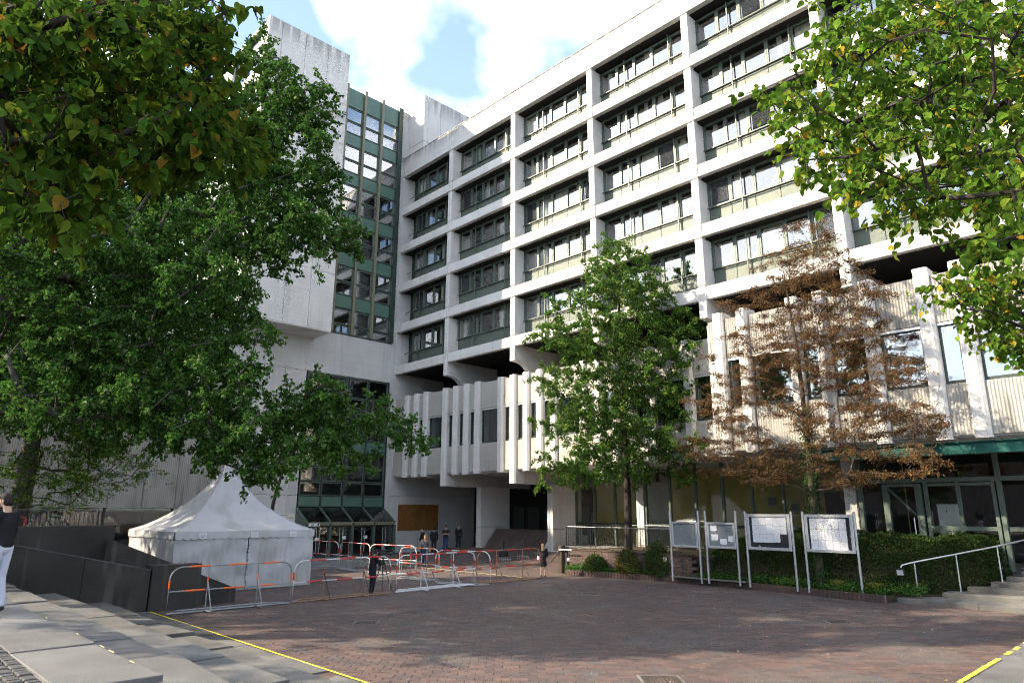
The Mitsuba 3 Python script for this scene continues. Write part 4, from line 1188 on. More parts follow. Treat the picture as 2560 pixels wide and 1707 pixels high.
# ================================================================ crowd barriers
def barrier(p0, p1, base_m, tube_m, band_m, label, mirror=1, h=1.44, hm=.70, strutm=None):
    th = .024
    p0, p1 = np.array(p0, float), np.array(p1, float); L_ = np.linalg.norm(p1 - p0); t = (p1 - p0) / L_; n_ = np.array([-t[1], t[0]]) * mirror
    at = lambda s, o, z: (*(p0 + t * s + n_ * o), z)
    k = thing('crowd_barrier', label, 'barrier', 'crowd control barriers in the court'); r = th; R = .38
    arc = lambda s0, sg_: [at(s0 + sg_ * R * (1 - math.sin(a)), 0, h - R + R * math.cos(a)) for a in np.linspace(PI / 2, 0, 7)]
    path = [at(0, 0, .06)] + arc(0, 1) + arc(L_, -1)[::-1] + [at(L_, 0, .06)]
    put(k, 'frame', MB().tube(path, r, 8), tube_m, 'B', smooth=50)
    put(k, 'middle_rail', MB().tube([at(0, 0, hm), at(L_, 0, hm)], r * .9, 8), tube_m, 'B', smooth=50)
    for f in (.29, .70):
        put(k, 'upright', MB().tube([at(L_ * f, 0, .06), at(L_ * f, 0, h)], r * .8, 8), base_m, 'B', smooth=50)
        put(k, 'strut', MB().tube([at(L_ * f, .02, h * .66), at(L_ * f, .30, .45), at(L_ * f, .52, .07)], r * .75, 6), strutm or base_m, 'B')
    # painted sleeves
    for z_, offs in ((h, ((.14, .30), (.44, .60), (.74, .88))), (hm, ((.12, .27), (.42, .58), (.72, .85)))):
        for a, b in offs:
            a2, b2 = max(a * L_, R + .02) if z_ == h else a * L_, min(b * L_, L_ - R - .02) if z_ == h else b * L_
            put(k, 'colour_band', MB().tube([at(a2, 0, z_), at(b2, 0, z_)], r + .0035, 8, False), band_m, 'B', smooth=50)
    for s in (0, L_):
        put(k, 'colour_band', MB().tube([at(s, 0, h - R - .26), at(s, 0, h - R + .0)], r + .0035, 8, False), band_m, 'B', smooth=50)
    for f in (.29, .70):
        put(k, 'colour_band', MB().tube([at(L_ * f, 0, h * .62), at(L_ * f, 0, h * .76)], r * .8 + .0035, 8, False), band_m, 'B', smooth=50)
    # foot grating: trapezoid with cross bars
    w = .62; ins = .55
    b_ = MB()
    rim = [at(0, -.02, .035), at(L_, -.02, .035), at(L_ - ins, -w, .035), at(ins, -w, .035), at(0, -.02, .035)]
    for a, c in zip(rim[:-1], rim[1:]):
        b_.tube([a, c], .025, 4)
    for f in (.29, .70):
        b_.tube([at(L_ * f, -.02, .03), at(L_ * f, -w, .03)], .02, 4)
        b_.tube([at(L_ * f, 0, .05), at(L_ * f, .5, .05)], .02, 4)
    put(k, 'foot_frame', b_, base_m, 'B')
    gr = MB()
    for s in np.arange(.15, L_ - .1, .11):
        o = w * min(1, min(s, L_ - s) / ins)
        gr.box(-.006, .006, 0, 1, 0, 1) if 0 else gr.tube([at(s, -.03, .02), at(s, -o, .02)], .008, 3)
    for o in (.16, .31, .46):
        gr.tube([at(ins * o / w + .05, -o, .018), at(L_ - ins * o / w - .05, -o, .018)], .008, 3)
    put(k, 'foot_grating', gr, base_m, 'B')
    return k


barrier((22.1, 23.75), (22.1, 19.62), 'galvanised', 'galvanised', 'orange_band', 'orange and grey crowd barrier nearest the camera in front of the tent', 1)
barrier((22.05, 19.5), (21.95, 15.3), 'rusty', 'white_steel', 'red_band', 'red and white crowd barrier left of the cameraman in the front row', 1, strutm='black_metal')
barrier((21.9, 14.95), (21.75, 10.62), 'white_steel', 'white_steel', 'red_band', 'red and white crowd barrier with white foot right of the cameraman', 1)
barrier((21.75, 10.5), (21.6, 6.25), 'rusty', 'rusty', 'red_band', 'rusty red crowd barrier at the right end of the front row', 1)
barrier((16.2, 10.85), (19.1, 10.6), 'galvanised', 'white_steel', 'orange_band', 'white crowd barrier with orange bands set across behind the front row', -1)
barrier((19.6, 11.2), (22.3, 10.2), 'galvanised', 'white_steel', 'red_band', 'short red and white crowd barrier turned across behind the rusty one', -1)
barrier((8.9, 10.0), (12.6, 10.3), 'galvanised', 'white_steel', 'red_band', 'red and white crowd barrier in front of the middle porch doors', -1)
barrier((5.0, 10.6), (8.7, 10.0), 'galvanised', 'white_steel', 'red_band', 'red and white crowd barrier just right of the tent', -1)
barrier((12.7, 10.4), (15.9, 9.6), 'galvanised', 'white_steel', 'red_band', 'red and white crowd barrier behind the cameraman', -1)

# ================================================================ people
def chain_mesh(segs, length=.035, smooth=6):
    """segs: list of ((p, r[, scale]), (q, r)) bones; union of hulls, refined and smoothed"""
    ms = []
    for A, B_ in segs:
        pts = []
        for (p, r) in (A, B_):
            r3 = np.array(r if hasattr(r, '__len__') else (r, r, r), float)
            sph = trimesh.creation.icosphere(subdivisions=1, radius=1.0).vertices * r3 + np.array(p)
            pts.append(sph)
        ms.append(m3.Manifold.hull_points(np.vstack(pts)))
    M = m3.Manifold.batch_boolean(ms, m3.OpType.Add)
    M = M.refine_to_length(length)
    q = M.to_mesh(); t = trimesh.Trimesh(q.vert_properties[:, :3], q.tri_verts, process=False)
    if smooth:
        trimesh.smoothing.filter_taubin(t, lamb=.5, nu=.52, iterations=smooth)
    return t


def person(pos, face, h, label, joints=None, skin=(.42, .27, .2), hair=((.03, .02, .015), 'short'), top=(.02, .02, .025), sleeves='long', legs=(.02, .03, .07), shoes=(.02, .02, .02), dress=None, z0=0.0, group=None, stride=.12):
    """a figure facing direction `face` (radians, world); local x right, y forward, z up, in units of 1.75 m"""
    s = h / 1.75
    J = dict(hipL=(-.095, 0, .93), hipR=(.095, 0, .93), kneeL=(-.10, stride * .6 + .02, .50), kneeR=(.10, -stride * .25 + .03, .50), ankL=(-.11, stride, .09), ankR=(.11, -stride, .09),
             pel=(0, 0, .97), waist=(0, 0, 1.12), chest=(0, .01, 1.33), neck=(0, .0, 1.49), head=(0, .03, 1.63), shL=(-.185, 0, 1.42), shR=(.185, 0, 1.42),
             elL=(-.25, .02, 1.14), elR=(.25, .02, 1.14), haL=(-.24, .14, .92), haR=(.24, .14, .92))
    J.update(joints or {})
    J = {k: np.array(v_, float) for k, v_ in J.items()}
    c, sn = math.cos(face - PI / 2), math.sin(face - PI / 2)
    Mx = np.eye(4); Mx[:3, :3] = np.array([[c, -sn, 0], [sn, c, 0], [0, 0, 1]]) * s; Mx[:3, 3] = (pos[0], pos[1], z0)
    k = thing('person', label, 'person', group)
    fwd = lambda p, y, z=0, x=0: np.array(p) + np.array([x, y, z])
    hd = J['head']; up = (hd - J['neck']) / np.linalg.norm(hd - J['neck'])
    B_ = []
    # head with jaw, nose, ears
    B_ += [((hd + up * .03, (.073, .088, .095)), (fwd(hd, .012) - up * .055, (.055, .066, .055))), ((fwd(hd, .03) - up * .085, (.034, .036, .028)), (fwd(hd, .02) - up * .05, (.056, .06, .05))),
           ((fwd(hd, .092) + up * .005, (.010, .010, .012)), (fwd(hd, .108) - up * .022, (.014, .014, .010))),
           ((fwd(hd, .075) - up * .055, (.024, .014, .010)), (fwd(hd, .07) - up * .06, (.026, .012, .012)))]
    for sx in (-1, 1):
        B_.append(((fwd(hd, -.005, 0, sx * .076) + up * .012, (.010, .022, .03)), (fwd(hd, .0, 0, sx * .072) - up * .012, (.010, .015, .02))))
    B_ += [((hd - up * .06, .056), (J['neck'] - np.array([0, .005, .03]), .06)), ((J['neck'] - np.array([0, 0, .05]), (.09, .07, .05)), (J['chest'], (.15, .10, .10))), ((J['chest'], (.155, .105, .12)), (J['waist'], (.13, .095, .10))), ((J['waist'], (.13, .095, .09)), (J['pel'], (.15, .105, .10)))]
    for q in 'LR':
        sx = -1 if q == 'L' else 1
        B_ += [((J['chest'] + np.array([sx * .08, 0, .06]), .07), (J['sh' + q], .058)), ((J['sh' + q], .054), (J['el' + q], .042)), ((J['el' + q], .041), (J['ha' + q], .028)),
               ((J['hip' + q], .085), (J['knee' + q], .056)), ((J['knee' + q], .055), (J['ank' + q], .036)), ((J['ank' + q], .036), (fwd(J['ank' + q], .12, -.055), (.035, .05, .028)))]
        d = J['ha' + q] - J['el' + q]; d /= np.linalg.norm(d); w = np.cross(d, [0, 0, 1.0]) if abs(d[2]) < .9 else np.array([0, 1.0, 0]); w /= np.linalg.norm(w); nn = np.cross(w, d)
        pal = J['ha' + q] + d * .055
        B_.append(((J['ha' + q], .026), (pal, .030)))
        for i, (o, l) in enumerate(((-.027, .062), (-.009, .072), (.009, .068), (.027, .052))):
            b0 = pal + w * o * .9 + d * .01; b1 = b0 + d * l * .5 + w * o * .15; b2 = b1 + d * l * .35 + nn * .02
            B_ += [((b0, .0105), (b1, .0095)), ((b1, .0095), (b2, .008))]
        t0 = J['ha' + q] + d * .025 + w * .026 * 1; t1 = t0 + d * .03 + w * .022; t2 = t1 + d * .028 + w * .004 + nn * .01
        B_ += [((t0, .013), (t1, .0105)), ((t1, .0105), (t2, .009))]
    def M(nm, segs, col, rough=.8, ln=.035, sm=6):
        t = chain_mesh(segs, ln, sm); t.apply_transform(Mx)
        key = f'm_{k}_{nm}'
        mn = mat(key, col, rough, .25); USED.add(key)
        return put(k, nm, t, mn, smooth=True)
    M('body', B_, skin, .55, .02, 3)
    g_ = .022
    tors = [((J['neck'] - np.array([0, .01, .045]), (.085, .075, .03)), (J['chest'], (.165 + g_, .115 + g_, .11))), ((J['chest'], (.165 + g_, .118 + g_, .13)), (J['waist'], (.145 + g_, .11 + g_, .11))), ((J['waist'], (.145 + g_, .11 + g_, .10)), (J['pel'], (.16 + g_, .12 + g_, .06)))]
    for q in 'LR':
        sx = -1 if q == 'L' else 1
        tors += [((J['chest'] + np.array([sx * .08, 0, .06]), .085), (J['sh' + q], .074))]
        end = J['el' + q] if sleeves == 'short' else J['ha' + q]
        if sleeves == 'short':
            tors += [((J['sh' + q], .072), (J['sh' + q] * .3 + J['el' + q] * .7, .062))]
        else:
            tors += [((J['sh' + q], .072), (J['el' + q], .06)), ((J['el' + q], .06), (J['ha' + q] * .96 + J['el' + q] * .04, .045))]
    if dress is None:
        M('jacket' if sleeves == 'long' else 'shirt', tors, top)
        tr = [((J['pel'] + np.array([0, 0, .0]), (.155, .115, .09)), ((J['hipL'] + J['hipR']) / 2 - np.array([0, 0, .03]), (.16, .12, .08)))]
        for q in 'LR':
            tr += [((J['hip' + q], .107), (J['knee' + q], .078)), ((J['knee' + q], .078), (J['ank' + q] + np.array([0, 0, .02]), .066))]
        M('trousers', tr, legs)
    else:
        tors += [((J['pel'], (.165, .125, .06)), (J['pel'] + np.array([0, 0, -.40]), (.22, .17, .03)))]
        M('dress', tors, dress)
    sh = []
    for q in 'LR':
        a = J['ank' + q]; sh += [((fwd(a, -.02, -.05), (.043, .05, .04)), (fwd(a, .13, -.062), (.043, .055, .028)))]
    M('shoes', sh, shoes, .6, .03, 4)
    hc, style = hair
    hs_ = [((fwd(hd, -.02) + up * .05, (.085, .092, .088)), (fwd(hd, -.035) - up * .01, (.082, .07, .075))), ((fwd(hd, .045) + up * .085, (.062, .045, .035)), (fwd(hd, -.02) + up * .07, (.08, .08, .06)))]
    if style == 'long':
        hs_ += [((fwd(hd, -.05), (.085, .06, .08)), (fwd(J['neck'], -.09, -.28), (.10, .04, .12)))]
    if style == 'bob':
        hs_ += [((fwd(hd, -.04), (.09, .075, .07)), (fwd(hd, -.03, -.11), (.088, .06, .05)))]
    M('hair', hs_, hc, .7, .025, 4)
    return k, Mx, J


def toward(p, q): return math.atan2(q[1] - p[1], q[0] - p[0])


def B2(u, v): return bw(u, v)[:2]


# man on the left, standing at the top of the steps, looking left with a phone in his hands
p = np.array([-8.41, 11.72])
k, Mx, J = person(p, PI * .99, 1.86, 'man in a dark jacket and pale trousers standing at the left edge', dict(haL=(-.05, .34, 1.12), haR=(.07, .33, 1.10), elL=(-.24, .06, 1.12), elR=(.25, .05, 1.12), head=(0, .045, 1.63)),
                  top=(.012, .012, .016), legs=(.46, .48, .58), shoes=(.015, .016, .02), hair=((.02, .015, .012), 'short'), z0=1.61, stride=.05)
ph = thing('phone', 'pale phone held by the man at the left edge', 'phone')
put(ph, 'body', MB().cbox(-.05, .09, .42, .435, 1.10, 1.26, .004).xf(Mx), 'white_paint')
# cameraman bending to the eyepiece behind the front barriers
p = B2(21.35, 15.75)
cam_face = toward((0, 0), -EU * .2 - EV * 1.0 + np.array([.35, 0, 0]))
k, Mx, J = person(p, cam_face, 1.74, 'cameraman in black bending behind a video camera on a tripod', dict(head=(.03, .12, 1.58), neck=(0, .06, 1.46), chest=(0, .04, 1.31), haL=(-.06, .40, 1.22), haR=(.18, .42, 1.16), elR=(.27, .17, 1.12), elL=(-.22, .2, 1.15)), top=(.012, .012, .014), legs=(.014, .016, .028), hair=((.02, .018, .016), 'short'), stride=.03)
tp = thing('video_camera', 'black video camera on a tripod in front of the cameraman', 'video camera')
put(tp, 'camera_body', MB().cbox(-.06, .10, .28, .62, 1.42, 1.60, .02).cbox(.0, .06, .40, .55, 1.62, 1.68, .01).tube([(.02, .3, 1.66), (.02, .55, 1.69), (.02, .6, 1.6)], .014, 6).xf(Mx), 'black_cast')
put(tp, 'lens', MB().tube([(.02, .62, 1.51), (.02, .74, 1.51), (.02, .75, 1.51), (.02, .84, 1.51)], [.05, .05, .065, .07], 12).xf(Mx), 'black_metal')
put(tp, 'viewfinder', MB().cbox(-.16, -.06, .16, .34, 1.52, 1.58, .01).xf(Mx), 'black_metal')
put(tp, 'microphone', MB().tube([(.12, .36, 1.64), (.12, .72, 1.64)], .02, 8).xf(Mx), 'black_cast')
m = MB().sphere((.02, .46, 1.36), .06, sub=1).tube([(.02, .46, 1.42), (.02, .46, .95)], .03, 8)
put(tp, 'head', m.xf(Mx), 'black_cast')
put(tp, 'pan_handle', MB().tube([(.03, .42, 1.37), (.16, .36, 1.18)], .013, 6).xf(Mx), 'black_metal')
for a in (PI * .5, PI * 1.17, PI * 1.83):
    e = (.02 + .52 * math.cos(a), .46 + .52 * math.sin(a), .0)
    mid = (.02 + .22 * math.cos(a), .46 + .22 * math.sin(a), .66)
    put(tp, 'leg', MB().tube([(.02 + .03 * math.cos(a), .46 + .03 * math.sin(a), 1.28), mid], .022, 6).tube([mid, e], .016, 6).tube([(.02, .46, .55), mid], .01, 4).xf(Mx), 'black_cast')
# woman with backpack walking to the camera
p = B2(11.3, 5.6)
k, Mx, J = person(p, toward(p, (-1.5, 20)), 1.80, 'blonde woman in a grey shirt and jeans with a backpack walking through the court', dict(haR=(.30, .05, .92), haL=(-.27, .12, .94)), top=(.12, .12, .135), legs=(.03, .05, .10), hair=((.30, .19, .10), 'bob'), stride=.16)
bp = thing('backpack', 'black backpack on the back of the blonde woman', 'backpack')
put(bp, 'bag', MB().cbox(-.16, .16, -.32, -.15, 1.02, 1.46, .05).xf(Mx), 'black_cast')
put(bp, 'straps', MB().tube([(-.1, -.16, 1.45), (-.11, .02, 1.5), (-.11, .15, 1.36), (-.13, .12, 1.15), (-.14, -.13, 1.08)], .022, 6).tube([(.1, -.16, 1.45), (.11, .02, 1.5), (.11, .15, 1.36), (.13, .12, 1.15), (.14, -.13, 1.08)], .022, 6).xf(Mx), 'black_cast')
# four people waiting against the shaded recess
F_ = toward(B2(5, 0), (0, 0))
zz = lambda u, v: float(plaza_z(np.array(u), np.array(v))) + .012
for (u, v, f, hh, lab, top, legs, hr, ext) in (
        (5.1, 1.2, F_ - 1.2, 1.84, 'man in black with short hair standing at the left of the waiting group', (.015, .015, .018), (.015, .015, .018), ((.02, .015, .012), 'short'), {}),
        (5.35, .35, F_ + PI, 1.74, 'person in black seen from behind second in the waiting group', (.012, .012, .013), (.012, .012, .013), ((.015, .012, .01), 'short'), {}),
        (5.75, -.4, F_, 1.76, 'man in a black printed shirt and jeans with folded arms in the waiting group', (.015, .015, .017), (.03, .05, .13), ((.015, .012, .01), 'short'), dict(haL=(.10, .20, 1.20), haR=(-.10, .22, 1.17), elL=(-.26, .08, 1.16), elR=(.26, .08, 1.16))),
        (6.15, -1.25, F_ + .3, 1.72, 'dark-haired woman in black standing at the right of the waiting group', (.012, .012, .014), (.012, .012, .014), ((.018, .012, .01), 'long'), dict(haR=(.05, .2, 1.1)))):
    person(B2(u, v), f, hh, lab, ext, top=top, legs=legs, hair=hr, sleeves='short' if 'printed' in lab else 'long', z0=zz(u, v), stride=.03)
# woman in a black dress at the end of the barriers
p = B2(20.95, 5.35)
k, Mx, J = person(p, toward((0, 0), -EU * .9 - EV * .8), 1.60, 'long-haired woman in a black dress standing at the right end of the barriers', dict(haL=(-.17, .22, 1.12), haR=(.2, .2, 1.05)), hair=((.23, .15, .085), 'long'), dress=(.012, .012, .014), top=(.012, .012, .014), skin=(.5, .33, .25), stride=.02)
bg = thing('bag', 'white and blue bag held by the woman in the black dress', 'bag')
t = chain_mesh([(((-.22, .22, 1.05), (.10, .06, .12)), ((-.2, .2, .92), (.13, .07, .07)))], .03, 3); t.apply_transform(Mx)
mat('bag_cloth', (.55, .58, .68), .7, .3); put(bg, 'sack', t, 'bag_cloth', smooth=True)

# ================================================================ trees
def unpack(s): return np.array([[float(c) / 100 for c in r.split(',')] for r in s.split(';')])


POPA="-413,1703,580;-894,1626,1064;-624,1650,1319;-748,1654,730;-517,1619,496;-1230,1623,684;-757,1628,1028;-874,1591,564;-1143,1696,712;-722,1581,919;-1162,1667,529;-1025,1681,656;-569,1671,1011;-664,1676,1527;-655,1726,1156;-1129,1655,1102;-893,1710,697;-497,1688,577;-517,1726,535;-735,1717,1007;-988,1657,1087;-875,1737,810;-360,1730,559;-741,1600,867;-845,1768,771;-842,1616,822;-635,1727,488;-575,1778,620;-863,1608,546;-949,1618,948;-1230,1606,897;-727,1651,872;-701,1739,1353;-649,1767,1458;-1001,1649,1027;-1066,1645,726;-738,1705,1039;-737,1691,442;-525,1640,1290;-1054,1692,822;-822,1624,598;-691,1833,1014;-481,1776,572;-873,1707,494;-1223,1665,1080;-982,1570,947;-1228,1643,918;-864,1715,663;-938,1620,1018;-1060,1581,588;-753,1680,489;-695,1620,1344;-871,1597,844;-927,1587,645;-740,1717,1594;-605,1726,997;-722,1688,1420;-1066,1742,722;-977,1725,870;-1155,1617,701;-711,1659,657;-931,1659,925;-1030,1615,740;-1102,1618,1041;-1057,1606,681;-1063,1694,673;-277,1778,538;-938,1739,1046;-1265,1687,745;-636,1663,472;-1073,1683,923;-1046,1624,526;-783,1670,501;-580,1715,558;-668,1606,616;-899,1694,590;-1077,1667,1068;-886,1708,1031;-820,1518,884;-851,1659,722;-833,1661,1029;-452,1791,1077;-892,1579,945;-1064,1591,652;-1238,1570,934;-702,1689,832;-1177,1632,620;-986,1630,542;-673,1703,828;-630,1642,745;-1075,1700,1033;-810,1669,882;-661,1699,418;-1087,1600,928;-767,1805,630;-686,1743,1255;-1108,1669,1096;-713,1793,1028;-1266,1794,1145;-519,1737,1195;-1199,1619,626;-1107,1669,571;-773,1603,965;-950,1607,607;-666,1780,440;-735,1686,510;-1166,1646,737;-797,1722,1166;-1293,1643,1010;-857,1724,636;-511,1711,638;-914,1667,783;-452,1805,432;-612,1754,969;-426,1655,600;-1197,1656,1007;-245,1751,483;-697,1738,1082;-1083,1609,975;-544,1728,1522;-1303,1673,1109;-724,1729,537;-767,1714,1111;-1320,1749,1101;-1290,1683,802;-715,1600,539;-1143,1634,778;-800,1726,607;-596,1629,1011;-384,1774,461;-1167,1727,909;-415,1720,617;-616,1619,614;-888,1626,635;-1101,1656,907;-733,1748,895;-1024,1622,1092;-686,1664,668;-746,1669,462;-565,1677,1128;-1003,1658,822;-594,1682,502;-1177,1680,906;-800,1654,551;-418,1709,457;-1095,1546,1070;-602,1719,1463;-1115,1623,549;-809,1677,491;-955,1657,904;-878,1641,958;-668,1749,1509;-1270,1669,1095;-471,1687,520;-680,1752,1318;-983,1602,567;-981,1726,842;-915,1646,1024;-503,1715,1077;-620,1648,779;-951,1644,535;-699,1720,798;-915,1756,976;-869,1670,633;-836,1650,693;-594,1791,1414;-1166,1588,919;-529,1765,1144;-1156,1635,813;-784,1715,1016;-647,1670,1417;-1092,1736,647;-717,1611,584;-715,1695,762;-458,1658,624;-554,1803,1265;-696,1708,920;-1172,1715,639;-596,1598,545;-872,1689,559;-717,1639,918;-611,1774,1264;-1104,1506,566;-1159,1693,747;-727,1566,639;-1028,1607,941;-701,1635,471;-1142,1575,835;-526,1671,463;-1158,1625,654;-755,1645,624;-1057,1611,772;-714,1728,1283;-969,1614,782;-839,1715,1095;-691,1698,1212;-597,1749,1115;-752,1733,1083;-693,1662,1113;-1253,1660,841;-1052,1740,906;-1003,1710,706;-591,1685,426;-1045,1576,795;-538,1714,567;-916,1691,735;-941,1580,962;-537,1712,1072;-637,1675,1375;-533,1683,1238;-355,1743,596;-1178,1618,1107;-524,1593,431;-854,1715,989;-1226,1589,846;-907,1653,531;-1018,1671,753;-1110,1612,674;-444,1755,496;-958,1658,998;-596,1692,529;-743,1641,688;-919,1612,699;-868,1684,1102;-1063,1692,716;-1249,1663,1114;-1196,1655,812;-805,1639,816;-1206,1634,883;-783,1584,506;-515,1681,601;-714,1717,1192;-581,1615,1037;-546,1793,1328;-684,1689,478;-698,1727,544;-600,1558,509;-1006,1635,896;-914,1616,567;-278,1763,501;-511,1848,1116;-711,1714,566;-1058,1575,740;-874,1540,604;-691,1734,665;-703,1620,725;-772,1636,778;-658,1694,1031;-308,1805,563;-1192,1639,764;-788,1718,878;-762,1706,832;-643,1625,670;-1021,1698,604;-1036,1631,774;-1244,1627,948;-644,1762,406;-333,1740,528;-711,1641,1092;-648,1693,1194;-797,1865,1149;-929,1887,866;-926,1933,1204;-546,1807,1259;-1207,1800,576;-756,2016,1247;-451,1785,479;-780,1871,1256;-1025,1817,742;-1101,2006,1026;-749,1836,1577;-584,1784,543;-655,1930,458;-1074,1927,643;-914,1792,904;-1283,1854,1102;-1369,1857,934;-1046,1935,1143;-1337,1921,711;-685,1822,1515;-598,1923,488;-1316,1831,783;-928,1991,857;-921,1858,1079;-1195,2011,1005;-791,1848,597;-456,1911,599;-850,2017,953;-535,1874,501;-792,1810,804;-924,2012,1257;-1399,1910,1168;-1182,1956,850;-1248,1804,1031;-428,1785,521;-1278,1837,601;-761,1900,1153;-580,1906,557;-818,1883,728;-959,1811,1033;-810,1873,857;-1439,1959,778;-376,1866,569;-756,1820,1032;-1297,2009,824;-697,1889,1320;-816,1867,521;-1021,1923,945;-1053,1940,798;-1266,1863,939;-1298,2016,878;-577,1801,589;-1150,1870,911;-1085,1796,587;-1114,1907,1145;-837,1876,1038;-677,1861,470;-1207,1811,863;-1412,1856,1142;-1225,1907,897;-1074,1867,1078;-727,1858,550;-779,2014,1517;-869,1856,1023;-783,1841,549;-846,1810,894;-652,1907,1482;-1076,1796,996;-670,1812,1072;-1209,1838,976;-734,1831,1200;-1249,1872,652;-1215,1815,713;-1383,1847,847;-1406,1929,913;-1011,1916,991;-782,1799,934;-646,1842,1235;-1106,1967,574;-815,1979,536;-748,1910,474;-859,1806,715;-1226,1982,677;-1093,1827,1150;-714,1800,591;-785,1841,1092;-490,1856,530;-918,1837,596;-1324,1833,696;-1000,1951,536;-754,1848,789;-1061,1975,571;-1187,1844,633;-1270,1946,764;-895,1978,698;-796,1989,1450;-1005,1942,797;-1231,1835,1057;-845,1815,750;-1135,1980,746;-1055,1816,817;-778,1965,1323;-703,2006,1417;-1297,1800,1059;-570,1890,1160;-880,1888,973;-636,1947,1287;-912,1994,1138;-863,1932,571;-1400,2001,1013;-879,1927,624;-926,1946,558;-1035,2000,1223;-1189,1945,1096;-1158,1852,1025;-618,1802,1155;-1298,1947,801;-653,1896,1313;-995,1820,682;-1224,1847,1105;-1384,1942,1221;-843,1947,652;-1444,2017,986;-885,2010,496;-951,1842,577;-1254,1801,819;-940,1921,684;-719,1882,638;-1338,1847,845;-1527,2016,1106;-762,1908,1569;-746,1812,620;-546,1947,562;-1016,1847,877;-1430,1967,616;-685,1945,602;-893,1844,943;-1155,1841,1121;-1163,1840,737;-875,1818,1095;-1307,1910,1029;-900,1811,1010;-752,1811,676;-1201,2005,816;-1185,2014,715;-1036,1849,803;-1149,1985,1019;-1342,1868,1007;-426,1925,569;-1184,1843,1166;-1228,1896,593;-1300,1874,781;-675,1925,1618;-1045,1800,615;-1027,1965,875;-815,1965,1001;-736,1797,1452;-726,1902,1618;-587,1784,491;-959,1988,651;-668,1782,1612;-672,1704,1192;-743,1692,1377;-598,1709,1470;-572,1676,1026;-798,1827,1422;-656,1776,1208;-524,1753,1207;-428,1746,1041;-658,1723,1093;-616,1696,1009;-587,1700,1138;-726,1833,1488;-682,1778,1552;-576,1735,1122;-711,1775,1151;-796,1804,1670;-703,1748,1046;-495,1799,1046;-590,1783,1404;-534,1801,1461;-580,1673,1071;-696,1703,1248;-551,1749,1203;-629,1758,1085;-645,1759,1374;-512,1651,1308;-736,1745,1245;-519,1718,1076;-598,1692,1214;-459,1789,1103;-510,1662,1205;-643,1716,1230;-498,1808,1269;-761,1814,1445;-746,1802,1386;-532,1771,1036;-511,1749,1125;-681,1706,1276;-548,1778,1336;-715,1755,1086;-767,1806,1685;-547,1881,1114;-699,1759,1624;-498,1598,1064;-758,1819,1232;-456,1679,1047;-635,1611,1478;-604,1697,1381;-745,1744,1479;-657,1752,1143;-547,1707,1041;-715,1636,1256;-578,1845,1477;-607,1747,1442;-762,1758,1535;-567,1687,1485;-710,1867,1382;-662,1762,1070;-518,1683,969;-573,1831,1514;-627,1725,1436;-573,1767,1354;-666,1715,1252;-680,1750,1356;-698,1717,1464;-738,1758,1699;-646,1691,1412;-727,1788,1557;-552,1667,1401"
